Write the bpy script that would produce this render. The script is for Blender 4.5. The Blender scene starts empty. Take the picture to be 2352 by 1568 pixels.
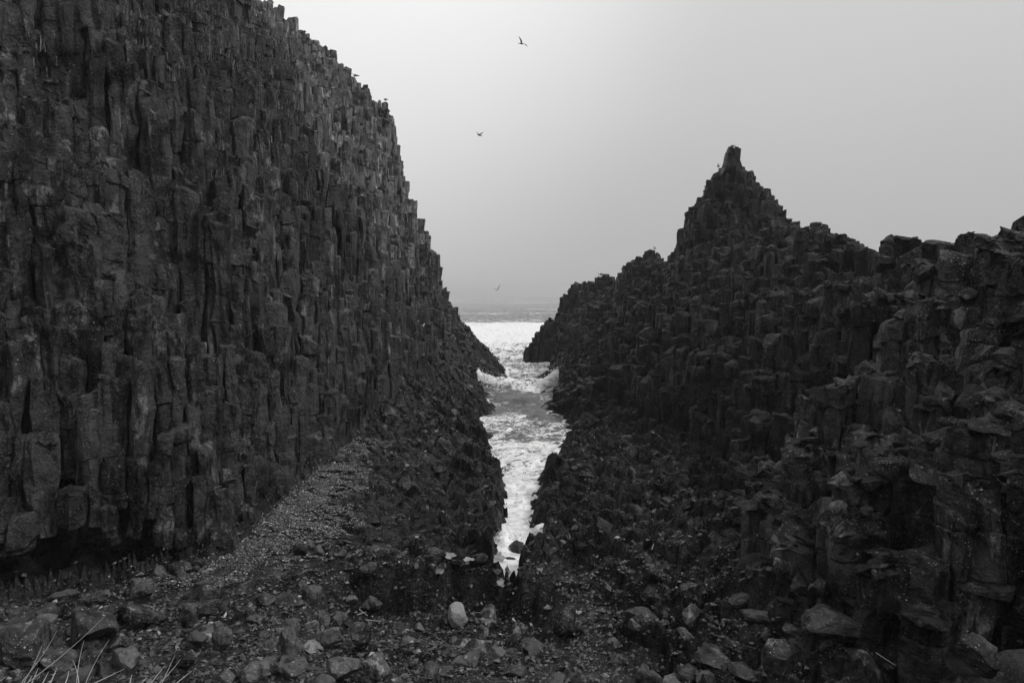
import bpy, math, random
import numpy as np
from mathutils import Vector

# ------------------------------------------------------------------ camera, sky, sun, exposure
scn = bpy.context.scene
COL = scn.collection
CAM_Z = 8.0
PITCH = math.radians(3.87)
cam_d = bpy.data.cameras.new('camera')
cam_d.sensor_width = 36.0
cam_d.lens = 24.0
cam_d.clip_start = 0.1
cam_d.clip_end = 20000
cam = bpy.data.objects.new('camera', cam_d)
cam.location = (0, 0, CAM_Z)
cam.rotation_euler = (math.radians(90) - PITCH, 0, 0)
COL.objects.link(cam)
scn.camera = cam

SUN_DIR = Vector((0.62, -0.30, 0.78)).normalized()      # towards the bright part of the overcast
sun_el = math.asin(SUN_DIR.z)
sun_az = math.atan2(SUN_DIR.x, SUN_DIR.y)

world = bpy.data.worlds.new('World')
scn.world = world
world.use_nodes = True
wn, wl = world.node_tree.nodes, world.node_tree.links
wn.clear()
w_out = wn.new('ShaderNodeOutputWorld')
w_bg = wn.new('ShaderNodeBackground')
w_bg.inputs['Strength'].default_value = 0.1
w_sky = wn.new('ShaderNodeTexSky')
w_sky.sky_type = 'NISHITA'
w_sky.sun_disc = False
w_sky.sun_elevation = sun_el
w_sky.sun_rotation = sun_az
w_bw = wn.new('ShaderNodeRGBToBW')
wl.new(w_sky.outputs[0], w_bw.inputs[0])
w_tc = wn.new('ShaderNodeTexCoord')
w_sep = wn.new('ShaderNodeSeparateXYZ')
wl.new(w_tc.outputs['Generated'], w_sep.inputs[0])
w_r = wn.new('ShaderNodeValToRGB')                       # overcast: brighter towards the zenith
w_r.color_ramp.interpolation = 'B_SPLINE'
cr = w_r.color_ramp
SKY = [(0.0, .40), (0.12, .44), (0.25, .52), (0.42, .60), (0.62, .70), (1.0, .80)]
cr.elements[0].position = 0; cr.elements[0].color = (SKY[0][1],) * 3 + (1,)
cr.elements[1].position = 1; cr.elements[1].color = (SKY[-1][1],) * 3 + (1,)
for p_, v_ in SKY[1:-1]:
    e_ = cr.elements.new(p_); e_.color = (v_, v_, v_, 1)
wl.new(w_sep.outputs['Z'], w_r.inputs[0])
w_noi = wn.new('ShaderNodeTexNoise')
w_noi.inputs['Scale'].default_value = 1.6
w_noi.inputs['Detail'].default_value = 3
wl.new(w_tc.outputs['Generated'], w_noi.inputs['Vector'])
w_nm = wn.new('ShaderNodeMapRange')
w_nm.inputs['To Min'].default_value = 0.93
w_nm.inputs['To Max'].default_value = 1.07
wl.new(w_noi.outputs[0], w_nm.inputs['Value'])
# soft bright area in the cloud above the left cliff
w_dot = wn.new('ShaderNodeVectorMath'); w_dot.operation = 'DOT_PRODUCT'
gd = Vector((-0.42, 0.80, 0.50)).normalized()
w_dot.inputs[1].default_value = gd
wl.new(w_tc.outputs['Generated'], w_dot.inputs[0])
w_gm = wn.new('ShaderNodeMapRange'); w_gm.interpolation_type = 'SMOOTHERSTEP'
w_gm.inputs['From Min'].default_value = 0.70
w_gm.inputs['From Max'].default_value = 1.0
w_gm.inputs['To Min'].default_value = 1.0
w_gm.inputs['To Max'].default_value = 1.45
wl.new(w_dot.outputs['Value'], w_gm.inputs['Value'])
def wmath(op, a, b):
    m = wn.new('ShaderNodeMath'); m.operation = op
    for i, v in enumerate((a, b)):
        if isinstance(v, (int, float)): m.inputs[i].default_value = v
        else: wl.new(v, m.inputs[i])
    return m.outputs[0]
v = wmath('MULTIPLY', w_r.outputs[0], 10.0)
v = wmath('MULTIPLY', v, w_nm.outputs[0])
v = wmath('MULTIPLY', v, w_gm.outputs[0])
v = wmath('ADD', v, wmath('MULTIPLY', w_bw.outputs[0], 0.06))
wl.new(v, w_bg.inputs['Color'])
wl.new(w_bg.outputs[0], w_out.inputs[0])

sun_d = bpy.data.lights.new('sun', 'SUN')
sun_d.energy = 1.5
sun_d.angle = math.radians(12)
sun_d.color = (1.0, 0.995, 0.99)
sun = bpy.data.objects.new('sun', sun_d)
sun.rotation_euler = (-SUN_DIR).to_track_quat('-Z', 'Y').to_euler()
sun.location = (30, -20, 60)
COL.objects.link(sun)

scn.view_settings.view_transform = 'Standard'
scn.view_settings.look = 'None'
scn.view_settings.gamma = 1
scn.view_settings.use_curve_mapping = False
scn.view_settings.exposure = 0.10
scn.render.engine = 'CYCLES'
scn.cycles.max_bounces = 5
scn.cycles.diffuse_bounces = 2
scn.cycles.volume_bounces = 0
scn.cycles.use_denoising = True

# ------------------------------------------------------------------ numeric helpers
rng = np.random.default_rng(7)
random.seed(7)
_perm = np.random.default_rng(11).permutation(4096).astype(np.int64)
_grad = np.random.default_rng(12).normal(size=(4096, 3))
_grad /= np.linalg.norm(_grad, axis=1)[:, None]
_rnd = np.random.default_rng(13).random((4096, 4))

def _h(ix, iy, iz):
    return _perm[(_perm[(_perm[ix & 4095] + iy) & 4095] + iz) & 4095]

def perlin(x, y, z):
    xi, yi, zi = np.floor(x).astype(np.int64), np.floor(y).astype(np.int64), np.floor(z).astype(np.int64)
    fx, fy, fz = x - xi, y - yi, z - zi
    u, v, w = [f * f * f * (f * (f * 6 - 15) + 10) for f in (fx, fy, fz)]
    def g(dx, dy, dz):
        gr = _grad[_h(xi + dx, yi + dy, zi + dz)]
        return gr[..., 0] * (fx - dx) + gr[..., 1] * (fy - dy) + gr[..., 2] * (fz - dz)
    a = g(0, 0, 0) * (1 - u) + g(1, 0, 0) * u
    b = g(0, 1, 0) * (1 - u) + g(1, 1, 0) * u
    c = g(0, 0, 1) * (1 - u) + g(1, 0, 1) * u
    d = g(0, 1, 1) * (1 - u) + g(1, 1, 1) * u
    return (a * (1 - v) + b * v) * (1 - w) + (c * (1 - v) + d * v) * w

def fbm(x, y, z, oct=4, gain=.5):
    s = 0; a = 1.0; n = 0
    for i in range(oct):
        s = s + a * perlin(x * 2 ** i + 17.3 * i, y * 2 ** i + 5.1 * i, z * 2 ** i + 9.7 * i)
        n += a; a *= gain
    return s / n * 1.6

def worley(x, y, seed=0, jit=.9):
    """2D cells: F1, F2, random value of the cell, tilt vectors"""
    xi, yi = np.floor(x).astype(np.int64), np.floor(y).astype(np.int64)
    f1 = np.full(x.shape, 9.0); f2 = np.full(x.shape, 9.0)
    val = np.zeros(x.shape); vx = np.zeros(x.shape); vy = np.zeros(x.shape)
    dx1 = np.zeros(x.shape); dy1 = np.zeros(x.shape)
    for i in (-1, 0, 1):
        for j in (-1, 0, 1):
            r = _rnd[_h(xi + i, yi + j, seed + 0 * xi)]
            px = xi + i + .5 + (r[..., 0] - .5) * jit; py = yi + j + .5 + (r[..., 1] - .5) * jit
            d = np.hypot(px - x, py - y)
            m = d < f1
            f2 = np.where(m, f1, np.minimum(f2, d)); f1 = np.where(m, d, f1)
            val = np.where(m, r[..., 2], val)
            vx = np.where(m, r[..., 3] - .5, vx); vy = np.where(m, (r[..., 2] * 7.3) % 1 - .5, vy)
            dx1 = np.where(m, x - px, dx1); dy1 = np.where(m, y - py, dy1)
    return f1, f2, val, dx1 * vx + dy1 * vy

def sstep(a, b, x):
    t = np.clip((x - a) / (b - a), 0, 1)
    return t * t * (3 - 2 * t)

def mk_mesh(name, V, groups, mats, smooth=False, matidx=None, attrs=None):
    """groups: list of (k, faces array n x k)"""
    me = bpy.data.meshes.new(name)
    V = np.asarray(V, dtype=np.float32)
    loops = np.concatenate([np.asarray(f, dtype=np.int32).ravel() for k, f in groups])
    tot = np.concatenate([np.full(len(f), k, dtype=np.int32) for k, f in groups])
    me.vertices.add(len(V)); me.vertices.foreach_set('co', V.ravel())
    me.loops.add(len(loops)); me.loops.foreach_set('vertex_index', loops)
    me.polygons.add(len(tot))
    st = np.zeros(len(tot), dtype=np.int32); st[1:] = np.cumsum(tot)[:-1]
    me.polygons.foreach_set('loop_start', st); me.polygons.foreach_set('loop_total', tot)
    me.polygons.foreach_set('use_smooth', np.full(len(tot), smooth, dtype=bool))
    for m in mats: me.materials.append(m)
    if matidx is not None: me.polygons.foreach_set('material_index', np.asarray(matidx, dtype=np.int32))
    if attrs:
        for k, a in attrs.items():
            at = me.attributes.new(k, 'FLOAT', 'POINT'); at.data.foreach_set('value', np.asarray(a, dtype=np.float32))
    me.update(calc_edges=True)
    return me

def link(name, me, parent=None, loc=None, **props):
    o = bpy.data.objects.new(name, me); COL.objects.link(o)
    if loc is not None: o.location = loc
    if parent is not None: o.parent = parent
    for k, v in props.items(): o[k] = v
    return o

# picture point (on a 2352 x 1568 copy of the photograph) <-> place
CP, SP = math.cos(PITCH), math.sin(PITCH)
def at(px, py, Y):
    t = (784 - py) / 1568.0
    # up = t*fwd ; fwd = Y*CP - dz*SP ; up = dz*CP + Y*SP
    dz = Y * (t * CP - SP) / (CP + t * SP)
    fwd = Y * CP - dz * SP
    return ((px - 1176) / 1568.0 * fwd, CAM_Z + dz)

# ------------------------------------------------------------------ terrain: cross-sections of the gully
FAR_L = lambda z: [(-45, z + 6), (-90, z + 9)]
FAR_R = lambda x, z: [(x + 2.5, z - 1.5), (x + 6, z - 7), (x + 12, -1.5), (90, -3)]
def sec(Y, left, right, mid=(0.1, -1.6), farL=None, farR=None):
    L = [at(*p[1:], Y) if p[0] == 'p' else p for p in left]
    R = [at(*p[1:], Y) if p[0] == 'p' else p for p in right]
    L = L + (farL or FAR_L(L[-1][1])); R = R + (farR or FAR_R(*R[-1]))
    pts = [p for p in reversed(L)] + [mid] + R
    return Y, np.array(pts, dtype=float)
P = lambda x, y: ('p', x, y)
S = []
hiR = [(20, 20), (30, 24), (45, 26), (90, 28)]
S.append(sec(-6, [(-.5, 3), (-1.5, 3), (-6, 3), (-20, 3), (-21, 8), (-22, 12), (-24, 18), (-28, 24)],
             [(.5, 3), (1.5, 3), (3, 3), (5, 4), (8, 7), (10, 10), (12, 13), (15, 18)], (0, 3), farR=hiR))
S.append(sec(5, [(-.5, 2.5), (-1.5, 2.5), (-6, 2.6), (-17, 2.8), (-18, 7), (-19, 11), (-21, 17), (-25, 24)],
             [(.5, 2.5), (1.5, 2.5), (3, 2.6), (4.6, 3.2), (6.8, 5.2), (8.8, 8), (10.8, 11), (13.5, 15)], (0, 2.5), farR=hiR))
S.append(sec(9, [(-.5, 2.05), (-1.5, 2.1), (-6, 2.3), (-15.5, 2.4), (-16.3, 6), (-17.5, 10), (-20, 16), (-24, 23)],
             [(.4, 2.05), (1.5, 2.1), (3, 2.3), (4.6, 3.0), (6.6, 5.0), (8.6, 8), (10.6, 10.6), (13.2, 14)], (0, 2.02), farR=hiR))
S.append(sec(12, [(-.6, 1.5), (-2, 1.6), (-6, 1.9), (-12.6, 2.0), (-13.8, 6), (-15.5, 10), (-18.5, 16), (-23, 23)],
             [(.4, 1.5), (1.5, 1.65), (3, 2.0), (4.5, 2.9), (6.6, 4.6), (8.6, 7), (10.6, 9.6), (12.6, 11.0)], (0, 1.45), farR=[(15,12),(20,12),(35,10),(90,8)]))
S.append(sec(14.5, [(-.5, .8), (-2.2, 1.15), (-5, 1.6), (-8.6, 1.8), (-9.6, 6), (-12.6, 10), (-16, 16), (-22, 23)],
             [(.2, .8), (.8, 1.2), (3, 1.6), (5, 2.6), (7, 4.5), (8.8, 6.8), (10.5, 9), (12.4, 10.3)], (-.15, .6)))
S.append(sec(16.2, [(-.6, .55), (-1.6, 1.3), (-4.5, 1.7), (-6.8, 1.85), (-7.8, 6), (-10.8, 10), (-15, 16), (-21.5, 24)],
             [(0.0, .6), (.5, 1.35), (2.8, 1.7), (5.2, 2.5), (7.4, 4.4), (9.2, 6.8), (11, 9), (12.75, 9.8)], (-.3, .1)))
S.append(sec(18.5, [(-.34, .15), (-.8, 1.1), (-4.0, 1.6), (-6.9, 1.9), (-7.9, 6), (-9.8, 10), (-13.5, 16.5), (-21, 26)],
             [(.02, .15), (.5, 1.1), (3.2, 1.5), (5.6, 2.1), (8.0, 3.9), (10.2, 6.0), (12.2, 8.2), (13.5, 9.2)], (-.15, -.12), ))
S.append(sec(21, [(-.45, -.1), (-.8, 1.0), (-3.8, 1.6), (-7.0, 1.9), (-8, 6), (-9.6, 10.5), (-13.4, 17), (-21, 27)],
             [(.75, -.1), (1.1, .75), (3.6, 1.1), (6.2, 1.5), (8.8, 3.0), (11.2, 5.6), (13.2, 8.0), (14.6, 9.45)]))
S.append(sec(24, [(-.2, -.1), (-.5, 1.0), (-3.6, 1.7), (-6.7, 2.0), (-7.7, 6.2), (-9.3, 11), (-13.2, 17.8), (-21, 28)],
             [(.72, -.1), (1.1, .85), (4.2, 1.0), (7.4, 1.2), (9.2, 4.0), (11.6, 7.0), (13.8, 8.6), (15.7, 9.75)]))
S.append(sec(28, [(-.25, -.1), (-.6, 1.0), (-3.4, 1.8), (-6.4, 2.3), (-7.4, 7), (-9, 12), (-13, 19), (-21, 29)],
             [(1.0, -.1), (1.4, .9), (4.3, 1.1), (8.0, 1.2), (9.4, 4.5), (12.0, 7.6), (14.6, 8.7), (16.9, 9.4)]))
S.append(sec(31, [(-.75, -.1), (-1.1, 1.0), (-3.5, 1.9), (-6.3, 2.5), (-7.3, 7), (-9, 12.2), (-13, 19.5), (-20.5, 29.5)],
             [(1.8, -.1), (2.2, .8), (4.6, 1.0), (7.7, 1.2), (9.0, 4.8), (11.6, 7.4), (14.8, 7.7), (17.2, 8.1)]))
S.append(sec(35, [(-1.15, -.1), (-1.5, 1.0), (-3.5, 1.9), (-6.2, 2.8), (-7.2, 7.2), (-9, 12.5), (-13, 20), (-20, 30)],
             [P(1292, 1034), P(1310, 1008), P(1375, 1000), P(1480, 985), P(1550, 850), P(1670, 730), P(1810, 640), P(1985, 590)]))
S.append(sec(38.5, [(-1.6, -.1), (-1.9, 1.0), (-3.5, 2.0), (-6.0, 3.0), (-7.1, 7.4), (-9, 12.8), (-12.8, 20.2), (-19.5, 30)],
             [P(1316, 1000), P(1330, 975), P(1380, 955), P(1440, 935), P(1520, 815), P(1630, 700), P(1770, 610), P(1918, 556)]))
S.append(sec(42, [(-1.95, -.1), (-2.3, 1.1), (-3.6, 2.1), (-5.8, 3.2), (-7, 7.5), (-9, 13), (-12.8, 20.3), (-19.2, 30)],
             [P(1328, 978), P(1340, 950), P(1390, 920), P(1440, 880), P(1500, 790), P(1600, 680), P(1720, 595), P(1862, 538)]))
S.append(sec(45.5, [(-2.0, -.1), (-2.4, 1.2), (-3.6, 2.2), (-5.5, 3.4), (-7, 7), (-9, 12.8), (-13.2, 20.2), (-19, 29)],
             [P(1268, 955), P(1284, 915), P(1345, 890), P(1410, 850), P(1480, 775), P(1580, 665), P(1700, 580), P(1822, 528)]))
S.append(sec(50, [(-1.75, -.1), (-2.2, 1.2), (-3.5, 2.2), (-5.3, 3.6), (-7.2, 6.9), (-9.2, 12.5), (-14, 20), (-19, 28.2)],
             [P(1270, 925), P(1288, 885), P(1345, 860), P(1400, 820), P(1470, 745), P(1560, 640), P(1670, 560), P(1775, 512)]))
S.append(sec(55, [(-2.7, -.1), (-3.2, 1.3), (-4.4, 2.3), (-6.4, 4.2), (-8.6, 8), (-11.5, 14), (-17, 21), (-21, 28.5)],
             [P(1283, 905), P(1296, 870), P(1340, 820), P(1390, 760), P(1440, 700), P(1556, 605), P(1622, 460), P(1680, 368)],
             farR=[at(1716, 395, 55), at(1766, 490, 55), at(1830, 640, 55), (90, -3)]))
S.append(sec(58, [(-2.9, -.1), (-3.2, 1.2), (-4.2, 2.3), (-6.2, 4.3), (-8.4, 8.4), (-11, 14.5), (-16.5, 22), (-21.3, 29.5)],
             [P(1283, 893), P(1294, 850), P(1325, 810), P(1370, 755), P(1440, 700), P(1548, 618), P(1582, 500), P(1645, 395)],
             farR=[at(1690, 420, 58), at(1740, 540, 58), at(1800, 660, 58), (90, -3)]))
S.append(sec(63, [(-1.3, -.1), (-1.8, 1.1), (-3.5, 2.5), (-5.8, 5), (-7.8, 9), (-10.4, 15.5), (-14.8, 24.5), (-21.5, 33)],
             [P(1262, 876), P(1280, 840), P(1320, 795), P(1350, 745), P(1400, 695), P(1470, 650), P(1545, 630), P(1575, 560)],
             farR=[at(1620, 580, 63), at(1680, 640, 63), at(1740, 720, 63), (90, -3)]))
S.append(sec(68.5, [P(1172, 861), P(1132, 818), P(1105, 782), P(1060, 742), P(1022, 676), P(962, 480), P(897, 262), P(780, 130)],
             [P(1258, 862), P(1275, 830), P(1295, 790), P(1320, 745), P(1350, 710), P(1408, 682), P(1440, 622), P(1490, 596)],
             farL=[at(615, -8, 68.5), at(400, -160, 68.5), at(100, -240, 68.5)][:2],
             farR=[at(1532, 622, 68.5), at(1560, 700, 68.5), at(1700, 800, 68.5), (90, -3)]))
S.append(sec(75, [(-3, -.1), (-4, 1), (-6, 2), (-8, 4), (-10, 8), (-12.8, 15), (-16.2, 25), (-23, 32.5)],
             [P(1268, 846), P(1280, 810), P(1295, 770), P(1312, 730), P(1335, 700), P(1360, 662), P(1382, 645), P(1398, 662)],
             farR=[at(1420, 700, 75), at(1480, 780, 75), (30, -1.5), (90, -3)]))
S.append(sec(81, [(-8, -.1), (-9, 1), (-10, 2), (-11, 4), (-13, 8), (-16, 14), (-20, 24), (-27, 32)],
             [P(1197, 831), P(1212, 795), P(1234, 762), P(1258, 738), P(1280, 726), P(1289, 690), P(1308, 662), P(1345, 660)],
             farR=[at(1400, 690, 81), at(1460, 760, 81), (30, -1.5), (90, -3)]))
S.append(sec(86, [(-14, -.3), (-15, 1), (-16, 2), (-17, 4), (-19, 8), (-22, 14), (-26, 22), (-32, 28)],
             [(4, -.8), (5, .3), (6.5, 1.2), (8, 2), (9, 3), (10.5, 4), (12.5, 4.5), (15, 4)], (2.2, -1.5), farR=[(17, 2), (19, 0), (30, -2), (90, -3)]))
S.append(sec(93, [(-30, -1.6)] * 1 + [(-31, -1.5), (-32, -1.4), (-33, -1.3), (-34, -1.2), (-35, -1), (-36, -.9), (-40, -.8)],
             [(4, -2), (5, -2), (6.5, -2), (8, -2), (9, -2), (10.5, -2), (12.5, -2), (15, -2)], (0, -2),
             farL=[(-60, -1), (-90, -1)], farR=[(17, -2), (19, -2.2), (30, -2.4), (90, -3)]))
for k_, (y_, p_) in enumerate(S):
    assert len(p_) == len(S[0][1]), (y_, len(p_), len(S[0][1]))
SY = np.array([s[0] for s in S]); SPT = np.stack([s[1] for s in S])       # (ns, npts, 2)

GX0, GY0, GS = -60.0, -6.0, 0.1
NX, NY = 1001, 991
gx = GX0 + np.arange(NX) * GS; gy = GY0 + np.arange(NY) * GS
def section_at(y):
    i = int(np.clip(np.searchsorted(SY, y) - 1, 0, len(SY) - 2))
    t = (y - SY[i]) / (SY[i + 1] - SY[i]); t = min(max(t, 0), 1)
    p0, p1 = SPT[max(i - 1, 0)], SPT[min(i + 2, len(SY) - 1)]
    a = SPT[i] * (1 - t) + SPT[i + 1] * t
    return a
T0 = np.empty((NY, NX)); BL = np.empty(NY); BR = np.empty(NY)             # height, cliff foot left/right
NL = 10
for j, y in enumerate(gy):
    s_ = section_at(y)
    xs = s_[:, 0].copy(); xs = np.maximum.accumulate(xs)
    T0[j] = np.interp(gx, xs, s_[:, 1])
    BL[j] = s_[NL - 4, 0]; BR[j] = s_[NL + 4, 0]
def samp(G, x, y):
    fx = np.clip((x - GX0) / GS, 0, NX - 1.001); fy = np.clip((y - GY0) / GS, 0, NY - 1.001)
    ix, iy = fx.astype(int), fy.astype(int); u, v = fx - ix, fy - iy
    return (G[iy, ix] * (1 - u) + G[iy, ix + 1] * u) * (1 - v) + (G[iy + 1, ix] * (1 - u) + G[iy + 1, ix + 1] * u) * v
k_ = sstep(37, 43, gy)
for j in range(NY):
    s_ = section_at(gy[j])
    BR[j] = BR[j] * (1 - k_[j]) + (s_[NL + 1, 0] + .25) * k_[j]
MX, MY = np.meshgrid(gx, gy)
foot = np.minimum(np.abs(MX - BL[:, None]), np.abs(MX - BR[:, None]))
incl = sstep(.0, 3.0, np.maximum(BL[:, None] - MX, MX - BR[:, None]))      # 0 on the shore, 1 well into the cliffs
far_fade = (sstep(70, 66, MY) * .5 + .5) * np.where(MX > 0, 1 - .55 * sstep(46, 52, MY), 1)
wx = (fbm(MX / 5, MY / 5, T0 / 9, 2) * 1.3 + fbm(MX / 1.7, MY / 1.7, T0 / 5 + 9, 2) * .8) * incl * far_fade
wy = (fbm(MX / 5 + 40, MY / 5, T0 / 9, 2) * 1.3 + fbm(MX / 1.7 + 50, MY / 1.7, T0 / 5, 2) * .8) * incl * far_fade
T = samp(T0, MX + wx, MY + wy)
def terrace(z, h, lo, hi, nz):
    zn = (z + nz) / h; k = np.floor(zn); f = zn - k
    return (k + sstep(lo, hi, f)) * h - nz
t_near = sstep(16, 22, MY) * .65 + .35
nzt = fbm(MX / 4.5, MY / 4.5, 0 * MX + 3, 2) * 2.2
RT = np.where(MX > 0, T0, -9).max(1)[:, None]
wl_ = np.where(MX < 0, np.where(MY > 54, .1, .28), .85 * sstep(.2, 3.0, RT - T0) * t_near) * incl * np.where(MY > 64, .35, np.where((MX > 0) & (MY > 50), .3, 1)) * sstep(.5, 2.0, T)
T = T * (1 - wl_) + np.where(MX < 0, terrace(T, 2.7, .25, .75, nzt), terrace(T, 2.5, .30, .72, nzt)) * wl_
# the sloping shelf across the foot of the near left wall
zsh = 4.7 + (MX + 12) * .42
rec = samp(T, MX + 1.5, MY - .5)
T = np.where((MX < -5) & (MY < 21.5) & (MY > 12), np.where(rec > zsh, rec, np.minimum(T, zsh + .25 * fbm(MX, MY, 0 * MX, 2))), T)
def gb(px, py, Yd, h, r_): x_, z_ = at(px, py, Yd); return h * np.exp(-((MX - x_) ** 2 + (MY - Yd) ** 2) / r_ ** 2)
T = T + gb(1490, 600, 68.5, .9, 1.5) + gb(1452, 612, 68.5, .4, .8) + gb(1380, 648, 75, .8, 1.2) - gb(1415, 668, 71.5, 1.0, 1.1) - gb(1545, 618, 63, 1.3, 1.0) - gb(1542, 618, 66, 1.3, 1.1) - gb(2026, 600, 31.5, 1.0, 1.1) - gb(2060, 600, 31, .8, 1.3)
sh_ = sstep(15.75, 15.95, MY + .6 * fbm(MX * .8, MY * 0, 0 * MX, 3)) * sstep(-4.2, -3.4, MX) * sstep(.1, -.25, MX) * sstep(18.5, 17, MY)
T = np.maximum(T, sh_ * 1.75)
fl_ = sstep(15.95, 15.75, MY + .6 * fbm(MX * .8, MY * 0, 0 * MX, 3)) * sstep(12.5, 14.2, MY) * sstep(-4.6, -3.2, MX) * sstep(1.2, .3, MX)
T = T * (1 - fl_) + np.minimum(T, .62) * fl_
sh_ = sstep(15.2, 15.4, MY + .3 * fbm(MX + 9, MY * 0, 0 * MX, 2)) * sstep(.05, .3, MX) * sstep(4.2, 3.2, MX) * sstep(19, 17.5, MY)
T = np.maximum(T, sh_ * 1.5)
# raised bank the photographer stands on
bank = 6.4 - np.maximum(MY - 2.6, 0) * 0.74 + fbm(MX / 2, MY / 2, 0 * MX, 3) * .25
T = np.where(MY < 9, np.maximum(T, bank), T)
BLf = lambda y: np.interp(y, gy, BL); BRf = lambda y: np.interp(y, gy, BR)

def shift_min(G, r):
    out = G.copy(); n = int(round(r / GS))
    for ax in (0, 1):
        A = out; B = A.copy(); done = 0; k = 1
        while done < n:
            s_ = min(k, n - done)
            B = np.minimum(B, np.minimum(np.roll(B, s_, ax), np.roll(B, -s_, ax))); done += s_; k *= 2
        out = B
    return out
TMIN = shift_min(T, .9)
gyy, gxx = np.gradient(T, GS)
slope = np.hypot(gxx, gyy)

# rock pools are cut into the shore (picture point -> place -> basin)
def hit(px, py, G=None, y0=7.0, y1=90.0):
    G = T if G is None else G
    ys = np.arange(y0, y1, .05)
    t = (784 - py) / 1568.0
    dz = ys * (t * CP - SP) / (CP + t * SP); fwd = ys * CP - dz * SP
    xs = (px - 1176) / 1568.0 * fwd
    g = samp(G, xs, ys); k = np.argmax(g >= CAM_Z + dz)
    return xs[k], ys[k], g[k]

# ------------------------------------------------------------------ materials (greys: the photograph is black and white)
def new_mat(name):
    m = bpy.data.materials.new(name); m.use_nodes = True
    nt = m.node_tree; nt.nodes.clear()
    out = nt.nodes.new('ShaderNodeOutputMaterial'); b = nt.nodes.new('ShaderNodeBsdfPrincipled')
    nt.links.new(b.outputs[0], out.inputs[0])
    return m, nt, b
class NT:
    def __init__(s, nt): s.nt = nt
    def n(s, t, **kw):
        nd = s.nt.nodes.new(t)
        for k, v in kw.items(): setattr(nd, k, v)
        return nd
    def l(s, a, b): s.nt.links.new(a, b)
    def noise(s, vec, scale, detail=4, rough=.55, dist=0):
        nd = s.n('ShaderNodeTexNoise'); s.l(vec, nd.inputs['Vector'])
        nd.inputs['Scale'].default_value = scale; nd.inputs['Detail'].default_value = detail
        nd.inputs['Roughness'].default_value = rough; nd.inputs['Distortion'].default_value = dist
        return nd.outputs[0]
    def vor(s, vec, scale, feature='F1', out='Distance'):
        nd = s.n('ShaderNodeTexVoronoi'); nd.feature = feature; s.l(vec, nd.inputs['Vector'])
        nd.inputs['Scale'].default_value = scale
        return nd.outputs[out]
    def mr(s, v, a, b, c, d, smooth=True):
        nd = s.n('ShaderNodeMapRange')
        if smooth: nd.interpolation_type = 'SMOOTHSTEP'
        s.l(v, nd.inputs['Value'])
        for k, x in zip(('From Min', 'From Max', 'To Min', 'To Max'), (a, b, c, d)): nd.inputs[k].default_value = x
        return nd.outputs[0]
    def m(s, op, a, b=None):
        nd = s.n('ShaderNodeMath'); nd.operation = op
        for i, v in enumerate((a, b)):
            if v is None: continue
            if isinstance(v, (int, float)): nd.inputs[i].default_value = v
            else: s.l(v, nd.inputs[i])
        return nd.outputs[0]
    def mapped(s, vec, sc):
        nd = s.n('ShaderNodeMapping'); nd.inputs['Scale'].default_value = sc; s.l(vec, nd.inputs['Vector'])
        return nd.outputs[0]
    def bump(s, h, strength, dist, normal=None):
        nd = s.n('ShaderNodeBump'); nd.inputs['Strength'].default_value = strength; nd.inputs['Distance'].default_value = dist
        s.l(h, nd.inputs['Height'])
        if normal is not None: s.l(normal, nd.inputs['Normal'])
        return nd.outputs[0]

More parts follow.
